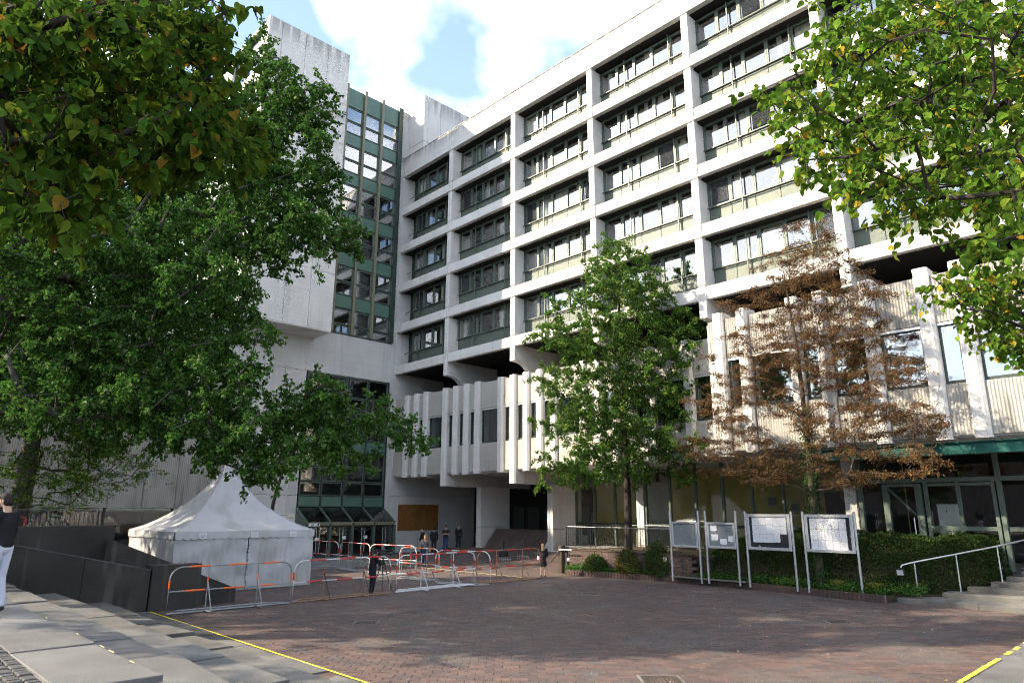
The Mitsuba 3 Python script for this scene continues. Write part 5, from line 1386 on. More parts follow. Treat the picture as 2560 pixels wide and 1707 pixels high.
LINL="-406,524,627;-288,450,587;-385,562,617;-382,455,594;-315,536,755;-285,542,729;-261,480,602;-268,477,673;-252,499,648;-264,597,680;-345,397,634;-276,486,583;-413,536,651;-343,505,682;-358,451,549;-414,510,705;-320,435,570;-436,557,705;-340,418,528;-386,582,804;-367,517,561;-339,540,712;-247,593,663;-268,450,705;-252,448,606;-401,485,692;-403,551,788;-346,558,763;-309,567,634;-380,487,581;-423,556,691;-286,452,668;-351,581,673;-275,519,615;-355,423,653;-314,482,731;-273,489,696;-434,508,740;-267,438,650;-372,495,602;-360,509,693;-386,568,637;-381,434,655;-445,543,661;-245,512,654;-349,442,598;-352,488,593;-328,477,604;-327,443,654;-266,551,693;-285,527,740;-270,536,738;-311,502,741;-374,562,676;-382,462,631;-455,547,701;-321,540,617;-279,516,698;-371,453,562;-350,431,577;-275,476,729;-237,458,608;-431,533,625;-266,506,739;-365,535,692;-383,538,628;-279,566,776;-277,553,727;-476,547,784;-361,481,705;-324,421,663;-408,560,719;-416,527,612;-403,532,688;-355,555,671;-311,602,749;-338,416,677;-364,464,673;-374,502,567;-253,443,590;-267,559,650;-241,453,619;-349,462,556;-379,503,589;-364,433,641;-282,596,684;-274,500,587;-339,398,574;-253,542,663;-404,562,756;-308,419,600;-299,430,530;-226,494,612;-427,520,693;-422,491,678;-343,488,619;-362,557,684;-315,441,683;-345,532,716;-440,527,595;-323,429,574;-336,408,557;-337,600,804;-268,474,634;-342,591,721;-314,443,582;-335,454,533;-340,536,784;-337,479,643;-273,467,685;-351,578,630;-270,440,569;-316,450,678;-425,515,731;-383,455,619;-374,486,595;-404,499,657;-257,469,622;-427,512,744;-281,430,664;-301,434,680;-335,463,552;-262,522,683;-331,415,539;-389,449,635;-410,551,720;-386,514,718;-386,517,749;-432,539,669;-304,476,577;-342,483,728;-377,563,690;-421,548,589;-301,416,519;-334,562,726;-235,469,608;-291,559,799;-250,476,649;-246,494,673;-392,502,580;-235,506,606;-277,570,681;-236,470,592;-276,604,712;-316,503,659;-369,459,680;-326,517,611;-412,557,664;-237,482,722;-379,467,579;-619,715,899;-524,673,771;-498,712,826;-553,678,724;-470,622,644;-473,605,705;-356,641,832;-456,692,857;-384,715,850;-477,617,754;-463,633,835;-417,668,733;-516,611,782;-356,609,678;-447,604,771;-487,623,691;-400,711,763;-439,583,741;-337,653,775;-396,671,735;-413,653,761;-506,699,720;-423,651,784;-460,630,730;-373,639,803;-432,646,679;-407,696,814;-382,717,767;-331,693,760;-414,658,691;-412,678,866;-511,623,643;-353,705,739;-400,587,790;-420,583,623;-379,689,777;-355,666,871;-431,690,899;-497,638,816;-391,635,782;-387,636,811;-495,662,641;-430,662,714;-427,649,754;-404,676,769;-278,626,694;-440,632,685;-519,637,755;-487,712,783;-460,612,797;-474,676,823;-355,596,819;-569,706,757;-568,698,844;-352,682,773;-500,625,825;-411,595,629;-387,593,816;-276,581,671;-500,641,677;-503,681,898;-546,705,670;-391,678,781;-439,612,698;-335,627,686;-545,628,852;-454,648,825;-376,640,675;-512,663,856;-508,716,930"
LINR="366,729,788;408,623,694;539,682,768;439,692,874;611,708,871;330,667,689;532,753,779;441,692,676;476,679,589;611,737,916;521,624,765;356,632,648;366,643,711;549,674,743;490,720,851;466,584,785;403,593,832;345,782,811;354,675,767;488,637,850;505,653,693;465,688,752;485,571,674;427,581,555;522,699,697;373,670,765;303,633,727;502,711,860;472,646,685;443,603,716;569,677,836;388,744,739;379,768,775;480,594,574;467,668,784;367,626,657;374,658,846;357,652,685;522,712,767;394,690,891;473,716,881;574,736,685;484,591,662;413,667,641;509,715,796;524,657,890;598,702,913;343,641,722;505,667,594;471,672,809;606,704,798;409,674,630;319,682,720;369,681,857;463,568,763;438,696,826;481,650,843;345,726,837;511,707,681;454,670,764;407,705,820;543,647,669;509,720,940;510,678,780;545,681,888;452,553,598;461,780,859;377,637,789;523,709,842;345,662,800;603,684,908;433,738,683;495,628,789;483,714,898;533,640,632;515,663,587;456,760,797;558,673,772;477,682,885;327,696,705;457,696,669;532,669,714;477,594,724;341,634,655;458,575,632;345,639,857;419,649,616;607,705,833;370,615,806;549,730,685;556,734,665;324,774,852;381,600,700;461,668,647;386,651,693;460,711,822;504,729,699;433,685,781;463,627,759;321,727,824;490,768,989;562,733,835;550,752,966;571,646,856;522,638,672;563,736,908;537,696,681;362,641,814;552,727,763;305,689,771;521,728,746;498,735,880;469,745,766;481,629,869;410,583,786;438,614,619;374,626,837;373,693,840;297,642,761;556,721,782;600,879,1022;647,828,720;521,940,917;431,795,780;771,910,995;757,886,924;498,911,1059;619,882,1068;644,837,670;696,894,856;650,823,847;570,870,896;663,861,890;422,825,868;435,915,921;660,822,790;552,798,821;727,970,996;534,929,1022;766,948,1061;690,911,737;442,871,833;600,822,734;490,797,865;764,940,953;673,806,813;546,853,850;545,886,839;396,881,917;651,945,996;526,832,950;462,799,761;614,857,875;699,855,744;679,808,890;731,954,1127;697,936,1064;680,852,940;484,787,717;616,789,947;787,892,1072;494,874,907;585,786,894;438,884,881;577,913,764;620,977,1143;637,790,670;650,885,683;519,806,686;466,884,881;519,809,736;579,946,929;397,830,806;610,857,837;620,964,1104;550,927,986;677,923,814;477,801,958;617,858,797;758,882,1021;460,796,732;517,949,1000;497,853,1041;695,916,1023;609,914,996;483,841,820;625,918,788;695,940,878;455,826,767;630,859,1028;609,858,910;633,823,789;500,782,887;641,938,944;645,939,873;602,910,1085;694,922,776;495,927,883;694,858,1034;782,943,839;704,961,607;688,1024,656;814,1014,608;725,1029,662;742,1038,602;628,950,647;833,1063,699;808,1026,637;723,968,559;748,1050,697;774,1000,618;867,1081,699;819,1081,670;786,1030,672;735,973,596;693,1005,641;688,973,612;746,1037,668;740,979,583;807,1022,620;856,1067,653;754,967,563;810,1027,655;776,1052,687;705,953,571;696,986,599;661,955,610;721,977,634;827,1059,680;768,989,596;632,972,664;851,1071,584;816,1062,597;779,1037,691;685,1004,664;740,956,544;763,943,630;824,1040,596;803,1094,627;751,1047,649;735,965,557;737,986,620;670,960,656;782,1015,689;770,956,671;762,986,638;741,991,655;833,1019,686;763,963,543;814,1068,648"
LINC="644,3632,510;183,3675,543;870,3520,1204;893,3632,655;668,3626,1024;769,3510,1583;368,3716,829;155,3656,466;375,3573,1025;1058,3718,1315;205,3618,1046;898,3543,608;697,3685,939;657,3564,1182;821,3663,1377;973,3693,846;839,3571,887;570,3506,808;947,3652,1366;516,3663,1557;728,3684,887;455,3701,1536;266,3636,541;513,3600,590;429,3525,1657;434,3542,505;312,3592,564;817,3625,1457;451,3569,834;1065,3714,1065;781,3719,1071;111,3502,1241;234,3628,1404;625,3666,706;563,3503,1331;949,3611,940;846,3544,1145;660,3612,1759;435,3522,635;788,3595,709;425,3543,752;363,3668,1450;1070,3658,1357;523,3654,894;305,3528,1154;136,3626,791;650,3689,580;319,3644,668;907,3587,798;540,3582,515;581,3684,1516;899,3557,1152;683,3533,1595;264,3547,924;740,3687,507;597,3550,1780;864,3593,483;331,3681,771;901,3616,1305;461,3543,1047;486,3675,550;814,3708,765;857,3713,1255;749,3662,1763;183,3517,1285;727,3665,633;665,3562,1519;488,3655,1337;856,3692,701;583,3596,643;789,3627,879;598,3620,1145;936,3561,1095;658,3673,962;819,3653,615;806,3709,1446;611,3547,1579;537,3589,1005;395,3580,725;345,3713,1089;736,3514,1440;1002,3645,1019;757,3557,1251;258,3515,1276;583,3579,1081;633,3520,1457;889,3599,1400;189,3580,614;522,3662,1662;228,3699,895;432,3538,900;860,3549,1060;415,3561,1241;549,3512,1533;949,3501,664;631,3660,857;563,3542,1732;573,3683,931;911,3707,558;373,3518,1297;424,3688,1679;148,3507,1005;957,3709,1068;272,3541,1213;532,3696,1205;929,3501,1281;701,3600,1408;633,3523,1316;662,3557,1429;771,3579,1318;836,3668,1193;497,3614,504;738,3593,1369;946,3590,1396;443,3667,1376;513,3651,669;646,3655,1079;271,3574,463;555,3583,961;572,3624,1259;487,3604,775;599,3648,1035;682,3703,694;1021,3666,736;356,3589,673;769,3582,1555;610,3689,765;537,3564,1376;378,3523,607;513,3619,1089;709,3547,1300;471,3512,1546;334,3540,961;804,3662,1524;754,3659,1014;824,3633,1027;724,3663,1535;318,3593,1234;783,3560,1109;307,3529,829;864,3580,1501;216,3522,954;881,3656,866;384,3702,897;1011,3662,818;613,3569,981;1020,3628,1108;605,3508,1259;443,3656,605;319,3554,1105;547,3711,1733;595,3578,524;897,3609,932;226,3624,742;414,3546,1032;466,3693,1456;589,3515,1640;190,3612,1204;492,3663,1151;400,3534,834;231,3702,1368;642,3557,774;645,3703,1579;956,3514,1187;773,3641,638;596,3621,1202;834,3523,945;994,3642,1148;411,3679,1559;540,3581,847;709,3587,959;659,3612,1248;905,3686,1370;443,3716,1187;681,3522,739;399,3704,511;694,3552,1157;241,3548,1435;531,3566,764;366,3612,927;956,3704,1011;355,3507,570;717,3537,1114;810,3507,728;340,3585,1482;316,3632,1309;768,3550,949;512,3680,1478;835,3686,1579;355,3668,521;791,3647,833;1017,3642,1344;541,3620,1800;715,3514,1065;344,3539,1181;387,3715,1267;713,3609,1682;192,3716,1015;548,3699,1338;741,3581,714;658,3942,1449;241,3935,1359;645,3941,1551;530,3935,617;456,3957,1115;542,3844,1279;856,3868,1092;322,3844,638;458,3903,1441;736,3888,1626;548,3917,1756;417,3891,798;943,3854,1167;855,3918,1600;860,3902,859;760,3901,550;439,3786,624;333,3904,521;316,3899,1036;731,3925,1555;403,3818,949;544,3905,1188;422,3935,1330;690,3887,1294;294,3817,575;750,3810,937;488,3864,765;604,3841,1098;446,3792,1531;635,3878,1195;712,3913,1393;636,3791,1032;732,3857,796;921,3958,1370;748,3929,1737;894,3797,1513;423,3877,870;927,3953,533;843,3896,933;1053,3943,763;1024,3905,1229;657,3952,1362;254,3835,895;1012,3835,1339;543,3931,1505;841,3949,1543;961,3925,974;850,3872,695;706,3914,651;486,3910,1209;745,3840,1471;966,3888,1043;936,3848,700;519,3879,867;778,3881,693;613,3852,961;287,3889,1293;375,3925,1121;619,3812,1609;340,3784,1240;630,3938,741;628,3899,1712;579,3921,582;629,3849,545;710,3925,750;366,3892,584;896,3797,871;896,3872,1469;536,3893,726;1038,3846,1073;750,3797,1117;764,3797,1047;518,3856,1633;546,3879,1012;420,3808,690;284,3794,1094;842,3942,1290;866,3854,998;744,3840,1270;579,3790,878;300,3958,849;794,3785,1157;953,3848,1458;628,3821,786;702,3909,959;914,3825,1277;631,3842,665;611,3829,1841;560,3915,951;416,3811,1016"
BROWN="944,3125,728;1456,2461,668;1443,2444,558;1023,2790,1248;1282,2886,928;1209,2803,945;975,2823,1057;1306,2605,668;1232,2556,1407;1133,2861,955;1311,2495,830;1221,2921,1158;1166,2666,526;1397,2456,1120;1158,2688,581;1548,2543,505;1408,2696,921;1335,2469,1136;1346,2769,584;813,3242,624;896,3225,569;1236,2581,1161;1363,2715,1262;1321,2563,646;1004,2876,811;1316,2613,467;1268,2559,1341;1058,2768,482;1334,2676,436;917,3137,820;1413,2372,524;1030,3017,545;1197,2611,431;1323,2791,1159;1262,2887,1082;1321,2805,1315;1050,2855,968;1208,2627,730;1412,2715,795;1151,2649,484;1306,2637,942;854,3079,639;1209,2632,1261;1091,2896,611;1353,2652,732;1210,2594,532;1171,2618,1219;1119,2968,1141;959,3160,949;1386,2745,949;1282,2700,1085;1021,3139,1304;989,3055,516;910,2889,485;1465,2452,646;1392,2426,814;1090,3057,868;879,2974,556;1361,2743,871;1136,2839,759;1291,2867,1019;1443,2387,823;908,3016,1005;1067,2967,1128;1218,2694,1500;923,3191,646;1288,2728,1414;1392,2606,959;1323,2480,984;1145,2693,1334;1167,2714,1129;1348,2467,699;1166,2696,891;1156,2794,723;1158,2869,1328;1133,2787,923;990,2856,489;1378,2539,1071;1099,2757,462;1385,2496,875;1182,2637,1307;1166,2651,827;1137,2964,463;1385,2736,1178;1100,2827,1371;1171,2673,1343;1275,2632,846;1433,2438,784;1053,3055,738;1194,2766,1319;1392,2597,1264;1003,3141,783;1113,3027,909;1347,2595,532;1336,2745,1158;1399,2455,881;1192,2675,498;1129,2801,1255;1139,2930,1078;1126,2976,1278;1179,2777,646;1413,2651,1120;1592,2533,644;1168,2652,1089;1310,2796,1347;1180,2972,838;1017,2774,534;1429,2682,694;1170,2958,1182;1248,2815,1474;969,3054,687;1276,2840,1441;904,3184,784;1533,2623,634;1306,2528,1045;1421,2728,472;956,3102,899;1000,3174,748;1155,2962,1046;1471,2689,1052;1429,2578,811;1113,2686,1374;1516,2563,902;1116,2957,959;1247,2638,462;1282,2498,977;1178,2619,669;1174,2816,1008;1431,2627,620;1059,3114,981;1181,2926,599;1332,2483,540;1503,2611,700;1220,2700,1023;1150,2946,570;1256,2594,1015;905,3230,513;1207,2594,1166;1348,2572,605;1200,2595,1083;1067,2805,519;989,2913,659;1284,2768,614;1341,2764,446;978,2934,1085;1013,2789,897;1419,2441,852;1376,2459,702;1322,2839,1056;998,2913,615;1149,2696,1236;1218,2754,1189;1159,2793,1060;1100,3070,688;1059,3031,1074;1393,2592,758;963,2909,709;1242,2596,630;993,2978,1010;1329,2584,1108;1220,2808,705;1337,2716,725;1340,2543,707;1327,2489,788;1348,2813,834;1257,2571,609;1310,2755,430;1308,2824,691;1352,2801,1037;1255,2577,898;1316,2627,549;1472,2509,510;1378,2540,1193;1258,2569,1196;1345,2591,1300;1498,2658,687;1457,2560,462;1547,2499,667;1414,2540,963;1025,2968,858;1144,2732,947;1105,2868,987;1431,2582,1163;1157,2963,735;1383,2728,806;975,2963,568;1442,2607,667;1293,2634,1262;939,3028,622;1274,2746,1164;1035,2805,442;1062,2850,767;1159,2757,680;1381,2597,461;1504,2535,842;1374,2722,1069;788,3038,637;1443,2597,1049;868,3289,848;1345,2723,1368;1549,2551,610;1016,3022,919;1191,2880,833;1398,2699,1383;1161,2662,1247;1364,2659,1202;1197,2838,1187;1106,3016,589;891,2973,826;1243,2687,1368;1409,2376,462;1129,2897,1224;993,2896,780;1319,2646,1428;925,2924,786;1296,2792,1081;1188,2938,1048;1439,2621,530;1161,2851,1199;1000,2806,452;1022,2973,1230;928,3047,774;1274,2752,921;1183,2764,743;1231,2637,863;1351,2735,819;883,2917,585;801,3096,578;1524,2476,627;1081,2749,519;1399,2760,915;1269,2728,993;1424,2364,689;1045,2879,1013;1302,2675,1099;1175,2957,1136;1354,2727,1333;1260,2602,1470;1245,2831,1563;1342,2656,986"
SMALL="-1729,2645,468;-1575,2632,558;-1411,2560,491;-1514,2652,456;-1311,2568,465;-1688,2721,374;-1486,2542,509;-1685,2563,424;-1854,2702,416;-1712,2586,542;-1860,2642,531;-1774,2645,449;-1671,2775,478;-1386,2645,494;-1613,2554,341;-1619,2595,561;-1863,2812,390;-1464,2671,449;-1513,2628,545;-1787,2537,440;-1596,2589,494;-1886,2811,493;-1909,2718,498;-1857,2554,405;-1510,2572,454;-1662,2559,494;-1779,2657,522;-1706,2766,446;-1807,2577,360;-1730,2742,403;-1547,2562,409;-1637,2574,476;-1528,2637,414;-1435,2667,486;-1957,2696,456;-1774,2585,367;-1868,2550,528;-1856,2553,367;-1627,2696,532;-2064,2807,497;-1641,2579,541;-1891,2748,505;-1736,2797,543;-1590,2824,432;-1526,2517,370;-1844,2658,552;-1853,2603,397;-1948,2720,523;-1810,2808,391;-1826,2643,457;-1878,2800,343;-1486,2842,471;-1426,2603,525;-1636,2546,429;-1479,2501,386;-1587,2661,439;-1686,2609,347;-1817,2682,557;-1513,2679,511;-1705,2766,410"


LEAFT = {
    # each template: vertices, faces; stem at the origin, blade along +y, normal +z
    'heart': (np.array([[0, 0, 0], [-.30, .02, .05], [-.46, .28, .10], [-.36, .58, .07], [0, 1.02, -.26], [.36, .58, .07], [.46, .28, .10], [.30, .02, .05], [0, .45, -.02]]),
              np.array([[8, 0, 1], [8, 1, 2], [8, 2, 3], [8, 3, 4], [8, 4, 5], [8, 5, 6], [8, 6, 7], [8, 7, 0]])[:, ::-1]),
    'diamond': (np.array([[0, 0, 0], [-.40, .42, .10], [0, 1, -.06], [.40, .42, .10]]), np.array([[0, 2, 1], [0, 3, 2]])),
    'curl': (np.array([[0, 0, 0], [-.16, .35, .14], [0, .55, .0], [.16, .35, .14], [-.1, .8, .16], [.05, 1.0, .22]]), np.array([[0, 2, 1], [0, 3, 2], [1, 2, 4], [2, 5, 4], [2, 3, 5]])),
}


def rot_from(dirs, norms):
    y = dirs / (np.linalg.norm(dirs, axis=1, keepdims=True) + 1e-9)
    x = np.cross(y, norms); x /= np.linalg.norm(x, axis=1, keepdims=True) + 1e-9
    z = np.cross(x, y)
    return np.stack([x, y, z], -1)


def leaves_mesh(pos, dirs, norms, size, cols, tpl):
    V, F = LEAFT[tpl]; R = rot_from(dirs, norms); n = len(pos)
    v = np.einsum('nij,kj->nki', R, V) * size[:, None, None] + pos[:, None]
    f = F[None] + (np.arange(n) * len(V))[:, None, None]
    c = np.repeat(cols, len(V), axis=0)
    return trimesh.Trimesh(v.reshape(-1, 3), f.reshape(-1, 3), process=False), np.clip(c, 0, 1)


def palette(r, n, cols, wts, jit=.18):
    cols = np.array(cols, float); i = r.choice(len(cols), n, p=np.array(wts) / np.sum(wts))
    return cols[i] * np.exp(r.normal(0, jit, (n, 1))) * np.exp(r.normal(0, .06, (n, 3)))


def unit(r, n):
    d = r.normal(size=(n, 3)); return d / np.linalg.norm(d, axis=1, keepdims=True)


def skeleton(trunk, radii, clusters, r, tip=.006, sag=.06, up_pref=.25, step=.45, nmax=None):
    """limbs from the trunk polyline to each cluster; returns list of (points, radii)"""
    nodes = []; par = []; TR_ = []
    tp_ = []
    for a, b in zip(trunk[:-1], trunk[1:]):
        a, b = np.array(a, float), np.array(b, float); n = max(1, int(np.linalg.norm(b - a) / step))
        tp_ += [a + (b - a) * i / n for i in range(n)]
    tp_.append(np.array(trunk[-1], float))
    for i, q in enumerate(tp_):
        nodes.append(q); par.append(i - 1)
    nt = len(nodes); N = np.array(nodes)
    base = np.array(trunk[0]); ax = np.array(tp_)
    order = np.argsort([np.min(np.linalg.norm(ax - c, axis=1)) for c in clusters])
    tips = []
    for ci in order:
        c = clusters[ci]; d = c - N
        L_ = np.linalg.norm(d, axis=1)
        cost = L_ * (1 + .6 * np.clip(-d[:, 2] / (L_ + 1e-6), -.3, 1) * 1.0) + np.where(np.arange(len(N)) < max(2, nt // 4), 2.0, 0)
        j = int(np.argmin(cost)); p0 = N[j]
        n = max(1, int(L_[j] / step)); pr_ = j; new = []
        for i in range(1, n + 1):
            t = i / n
            q = p0 + (c - p0) * t + np.array([0, 0, sag * L_[j] * math.sin(PI * t)]) + (r.normal(0, .04, 3) * min(1, L_[j]) if i < n else 0)
            new.append(q); nodes.append(q); par.append(pr_); pr_ = len(nodes) - 1
        N = np.array(nodes); tips.append(pr_)
    par = np.array(par); w = np.zeros(len(nodes))
    for t in tips:
        w[t] += tip ** 2.2
    for i in range(len(nodes) - 1, 0, -1):
        w[par[i]] += w[i] if i >= 0 else 0
    rad = np.maximum(w, tip ** 2.2) ** (1 / 2.2)
    for i in range(nt):
        rad[i] = max(rad[i], np.interp(i / (nt - 1), np.linspace(0, 1, len(radii)), radii))
    kids = [[] for _ in nodes]
    for i in range(1, len(nodes)):
        kids[par[i]].append(i)
    paths = []; used = [False] * len(nodes)
    st = [0]
    while st:
        s = st.pop(); path = [s] if par[s] < 0 else [par[s], s]; c = s
        while kids[c]:
            ks = sorted(kids[c], key=lambda q: -rad[q]); st += ks[1:]; c = ks[0]; path.append(c)
        P_ = np.array([nodes[i] for i in path]); R_ = np.array([rad[i] for i in path])
        if par[s] >= 0: R_[0] = min(R_[0], R_[1] * 1.15)
        paths.append((P_, R_))
    return paths, np.array(nodes), rad


def branches_mesh(paths, sides=6, lo=0, hi=9):
    m = MB()
    for P_, R_ in paths:
        if lo <= R_.max() < hi and len(P_) > 1:
            m.tube(P_, R_, sides if R_.max() > .03 else 4, True)
    return m


def foliage(r, cl, rad, per, size, cols, wts, tpl, droop=.4, flat=.5, twigs=5, upn=.5, jit=.18, shell=None):
    """leaves on short twigs radiating from each cluster; returns mesh, colours, twig paths"""
    n = len(cl); P_, D_, N_ = [], [], []; tw = []
    rad = np.broadcast_to(rad, (n,))
    for c, R in zip(cl, rad):
        k = twigs
        d = unit(r, k); d[:, 2] = d[:, 2] * flat - .1; d /= np.linalg.norm(d, axis=1, keepdims=True)
        L_ = R * r.uniform(.55, 1.25, k)
        ends = c + d * L_[:, None] - np.array([0, 0, 1]) * droop * .35 * L_[:, None]
        for e in ends: tw.append((np.array([c, (c + e) / 2 + np.array([0, 0, .04 * R]), e]), None))
        i = r.integers(0, k, per); t = r.uniform(.1, 1.08, per) ** .7
        base = c + (ends[i] - c) * t[:, None] + r.normal(0, .09, (per, 3)) * R
        side = unit(r, per) * .9 + d[i] * .6 - np.array([0, 0, droop])
        P_.append(base); D_.append(side); N_.append(unit(r, per) * (1 - upn) + np.array([0, 0, 1.0]) * upn)
    P_, D_, N_ = np.vstack(P_), np.vstack(D_), np.vstack(N_)
    sz = size * r.uniform(.65, 1.2, len(P_))
    col = palette(r, len(P_), cols, wts, jit)
    return P_, D_, N_, sz, col, tw


def inside_view(P_, m=.04):
    d = P_ - CAM; z = d @ _F; x = d[:, 0] / z; y = (d @ _U) / z
    return (z > .3) & (abs(x) < .7512 + m) & (abs(y) < .501 + m), z


def keep_off(P_, D_, N_, sz, col, mask):
    return P_[mask], D_[mask], N_[mask], sz[mask], col[mask]


def twig_mesh(tw, r0=.006, r1=.002, n=None):
    m = MB()
    for p, _ in tw[:n] if n else tw:
        m.tube(p, [r0, (r0 + r1) / 2, r1], 3, False)
    return m


def tree(name, label, cat, trunk, radii, cl, seed, leaf, bark, rad=.35, per=120, size=.07, cols=(), wts=(), tpl='diamond', lm='leaf', droop=.4, flat=.5, twigs=5, upn=.5, tip=.006, sag=.06, big=0, group=None, step=.45, twr=.005, jit=.18, keepfn=None, extra=None):
    r = np.random.default_rng(seed)
    k = thing(name, label, cat, group)
    paths, nodes, rd = skeleton(trunk, radii, cl if extra is None else np.vstack([cl, extra]), r, tip, sag, step=step)
    put(k, 'trunk', branches_mesh(paths[:1], 10), bark, smooth=60)
    put(k, 'branches', branches_mesh(paths[1:]), bark, smooth=60)
    P_, D_, N_, sz, col, tw = foliage(r, cl if extra is None else np.vstack([cl, extra]), rad, per, size, cols, wts, tpl, droop, flat, twigs, upn, jit)
    if keepfn is not None:
        P_, D_, N_, sz, col = keep_off(P_, D_, N_, sz, col, keepfn(P_))
    put(k, 'twigs', twig_mesh(tw, twr, twr * .4), bark, kind='stuff')
    if big:
        iv, z = inside_view(P_); o = np.where(iv)[0]; o = o[np.argsort((z / sz)[o])][:big]
        rest = np.ones(len(P_), bool); rest[o] = False
        R_ = rot_from(D_[o], N_[o])
        V, F = LEAFT[tpl]
        for i, j in enumerate(o):
            v = V @ R_[i].T * sz[j] + P_[j]
            put(k, 'leaf', trimesh.Trimesh(v, F, process=False), lm, color=np.clip(np.repeat(col[j:j + 1], len(V), 0), 0, 1))
        P_, D_, N_, sz, col = keep_off(P_, D_, N_, sz, col, rest)
    ms, c = leaves_mesh(P_, D_, N_, sz, col, tpl)
    put(k, 'crown', ms, lm, color=c, kind='stuff' if big else None)
    return k


GREEN_POP = [(.050, .118, .022), (.036, .085, .020), (.082, .165, .032), (.16, .21, .11)]
GREEN_LIN = [(.075, .16, .025), (.05, .115, .022), (.13, .20, .03), (.34, .26, .05)]
GREEN_BRT = [(.085, .16, .02), (.058, .12, .017), (.14, .20, .025), (.36, .27, .035)]
rngT = np.random.default_rng(77)

# big poplar on the left, trunk just outside the picture; extra clusters fill the crown beyond the frame
cl = unpack(POPA)
ex = []
while len(ex) < 260:
    q = np.array([rngT.uniform(-22, -9.5), rngT.uniform(15.3, 22.5), rngT.uniform(5, 20)])
    e = ((q[0] + 14.5) / 7) ** 2 + ((q[1] - 18.7) / 4.2) ** 2 + ((q[2] - 12) / 8) ** 2
    if e < 1: ex.append(q)
tree('poplar_tree', 'large dark green poplar reaching in from the left over the white tent', 'tree',
     [(-14.6, 18.3, 1.6), (-14.3, 18.2, 4.2), (-14.2, 18.0, 8.0), (-13.8, 18.0, 12.0), (-13.4, 18.0, 16.0)], [.42, .36, .28, .18, .07], cl, 31, None, 'bark_grey',
     rad=.52, per=235, size=.108, cols=GREEN_POP, wts=(.46, .30, .18, .06), droop=.5, flat=.8, twigs=6, upn=.35, extra=np.array(ex), tip=.010)
# second poplar behind, over the terrace
ex = []
while len(ex) < 560:
    q = np.array([rngT.uniform(-27.5, -11.5), rngT.uniform(22.5, 34), rngT.uniform(4.6, 23.5)])
    e = ((q[0] + 19.5) / 8.0) ** 2 + ((q[1] - 28.2) / 5.6) ** 2 + ((q[2] - 13.6) / 9.9) ** 2
    if .06 < e < 1: ex.append(q)
while len(ex) < 680:
    q = np.array([rngT.uniform(-19, -9.6), rngT.uniform(21, 26), rngT.uniform(10, 20)])
    if ((q[0] + 14.2) / 4.6) ** 2 + ((q[1] - 23.5) / 2.6) ** 2 + ((q[2] - 15.2) / 5) ** 2 < 1: ex.append(q)
tree('poplar_tree', 'second dark poplar standing further back on the terrace behind the first', 'tree',
     [(-20, 28.5, 1.9), (-19.8, 28.3, 7), (-19.6, 28.4, 13), (-19.4, 28.4, 19)], [.4, .3, .2, .06], np.array(ex), 32, None, 'bark_grey',
     rad=.95, per=240, size=.15, cols=GREEN_POP, wts=(.5, .33, .13, .04), droop=.5, flat=.7, twigs=6, upn=.35, tip=.010)
# tall poplar further left, wholly outside the picture, that shades the court
ex = []
while len(ex) < 300:
    q = np.array([rngT.uniform(-34, -20), rngT.uniform(16, 28), rngT.uniform(6, 24)])
    e = ((q[0] + 27) / 7) ** 2 + ((q[1] - 22) / 5.5) ** 2 + ((q[2] - 15) / 9) ** 2
    if e < 1: ex.append(q)
tree('poplar_tree', 'tall dark poplar far to the left beyond the other two poplars', 'tree',
     [(-27, 22, 1.9), (-27, 22, 8), (-26.8, 22, 15), (-26.8, 22, 22)], [.45, .35, .22, .06], np.array(ex), 40, None, 'bark_grey',
     rad=1.0, per=150, size=.2, cols=GREEN_POP, wts=(.5, .33, .13, .04), droop=.5, flat=.7, twigs=6, upn=.35, tip=.010, step=.9)
# terraced neighbouring building across the street on the far left, seen only in reflections
nb = thing('neighbour_building', 'plain dark brick building across the street far to the left', 'building')
put(nb, 'wall', MB().box(-75, -62, -40, 70, -.3, 13), 'wall_brick_b')
put(nb, 'roof', MB().box(-75.5, -61.5, -40.5, 70.5, 13, 13.4), 'black_cast')
# overhanging linden, upper left, close to the camera
cl = unpack(LINL)
ex = []
while len(ex) < 60:
    q = np.array([rngT.uniform(-9.5, -3.6), rngT.uniform(1.0, 6.4), rngT.uniform(6.0, 12)])
    if ((q[0] + 6.5) / 3.2) ** 2 + ((q[1] - 3.8) / 3.2) ** 2 + ((q[2] - 9) / 3.4) ** 2 < 1: ex.append(q)
tree('linden_tree', 'broad-leaved linden hanging into the upper left corner close to the camera', 'tree',
     [(-7.6, 2.6, 1.6), (-7.4, 2.8, 4.5), (-6.8, 3.2, 7.0), (-6.2, 3.6, 10.0)], [.24, .2, .15, .06], cl, 33, None, 'bark_dark',
     rad=.30, per=42, size=.098, cols=[(.056, .108, .014), (.036, .075, .013), (.098, .14, .016), (.17, .11, .02)], wts=(.46, .32, .17, .05), tpl='heart', droop=.9, flat=.8, twigs=5, upn=.55, tip=.007, big=300, extra=np.array(ex), step=.3, twr=.0035)
# overhanging linden, upper right
cl = unpack(LINR)
ex = []
while len(ex) < 40:
    q = np.array([rngT.uniform(7.5, 13), rngT.uniform(5.5, 11), rngT.uniform(5.5, 12)])
    ex.append(q)
tree('linden_tree', 'bright yellow-green linden reaching in from the upper right corner', 'tree',
     [(10.6, 8.2, 1.2), (10.4, 8.2, 4.5), (9.8, 8.2, 7.5), (9.0, 8.2, 10.5)], [.24, .2, .15, .06], cl, 34, None, 'bark_dark',
     rad=.36, per=36, size=.094, cols=GREEN_BRT, wts=(.48, .28, .19, .05), tpl='heart', droop=.8, flat=.8, twigs=5, upn=.5, tip=.007, big=300, extra=np.array(ex), step=.3, twr=.0035)
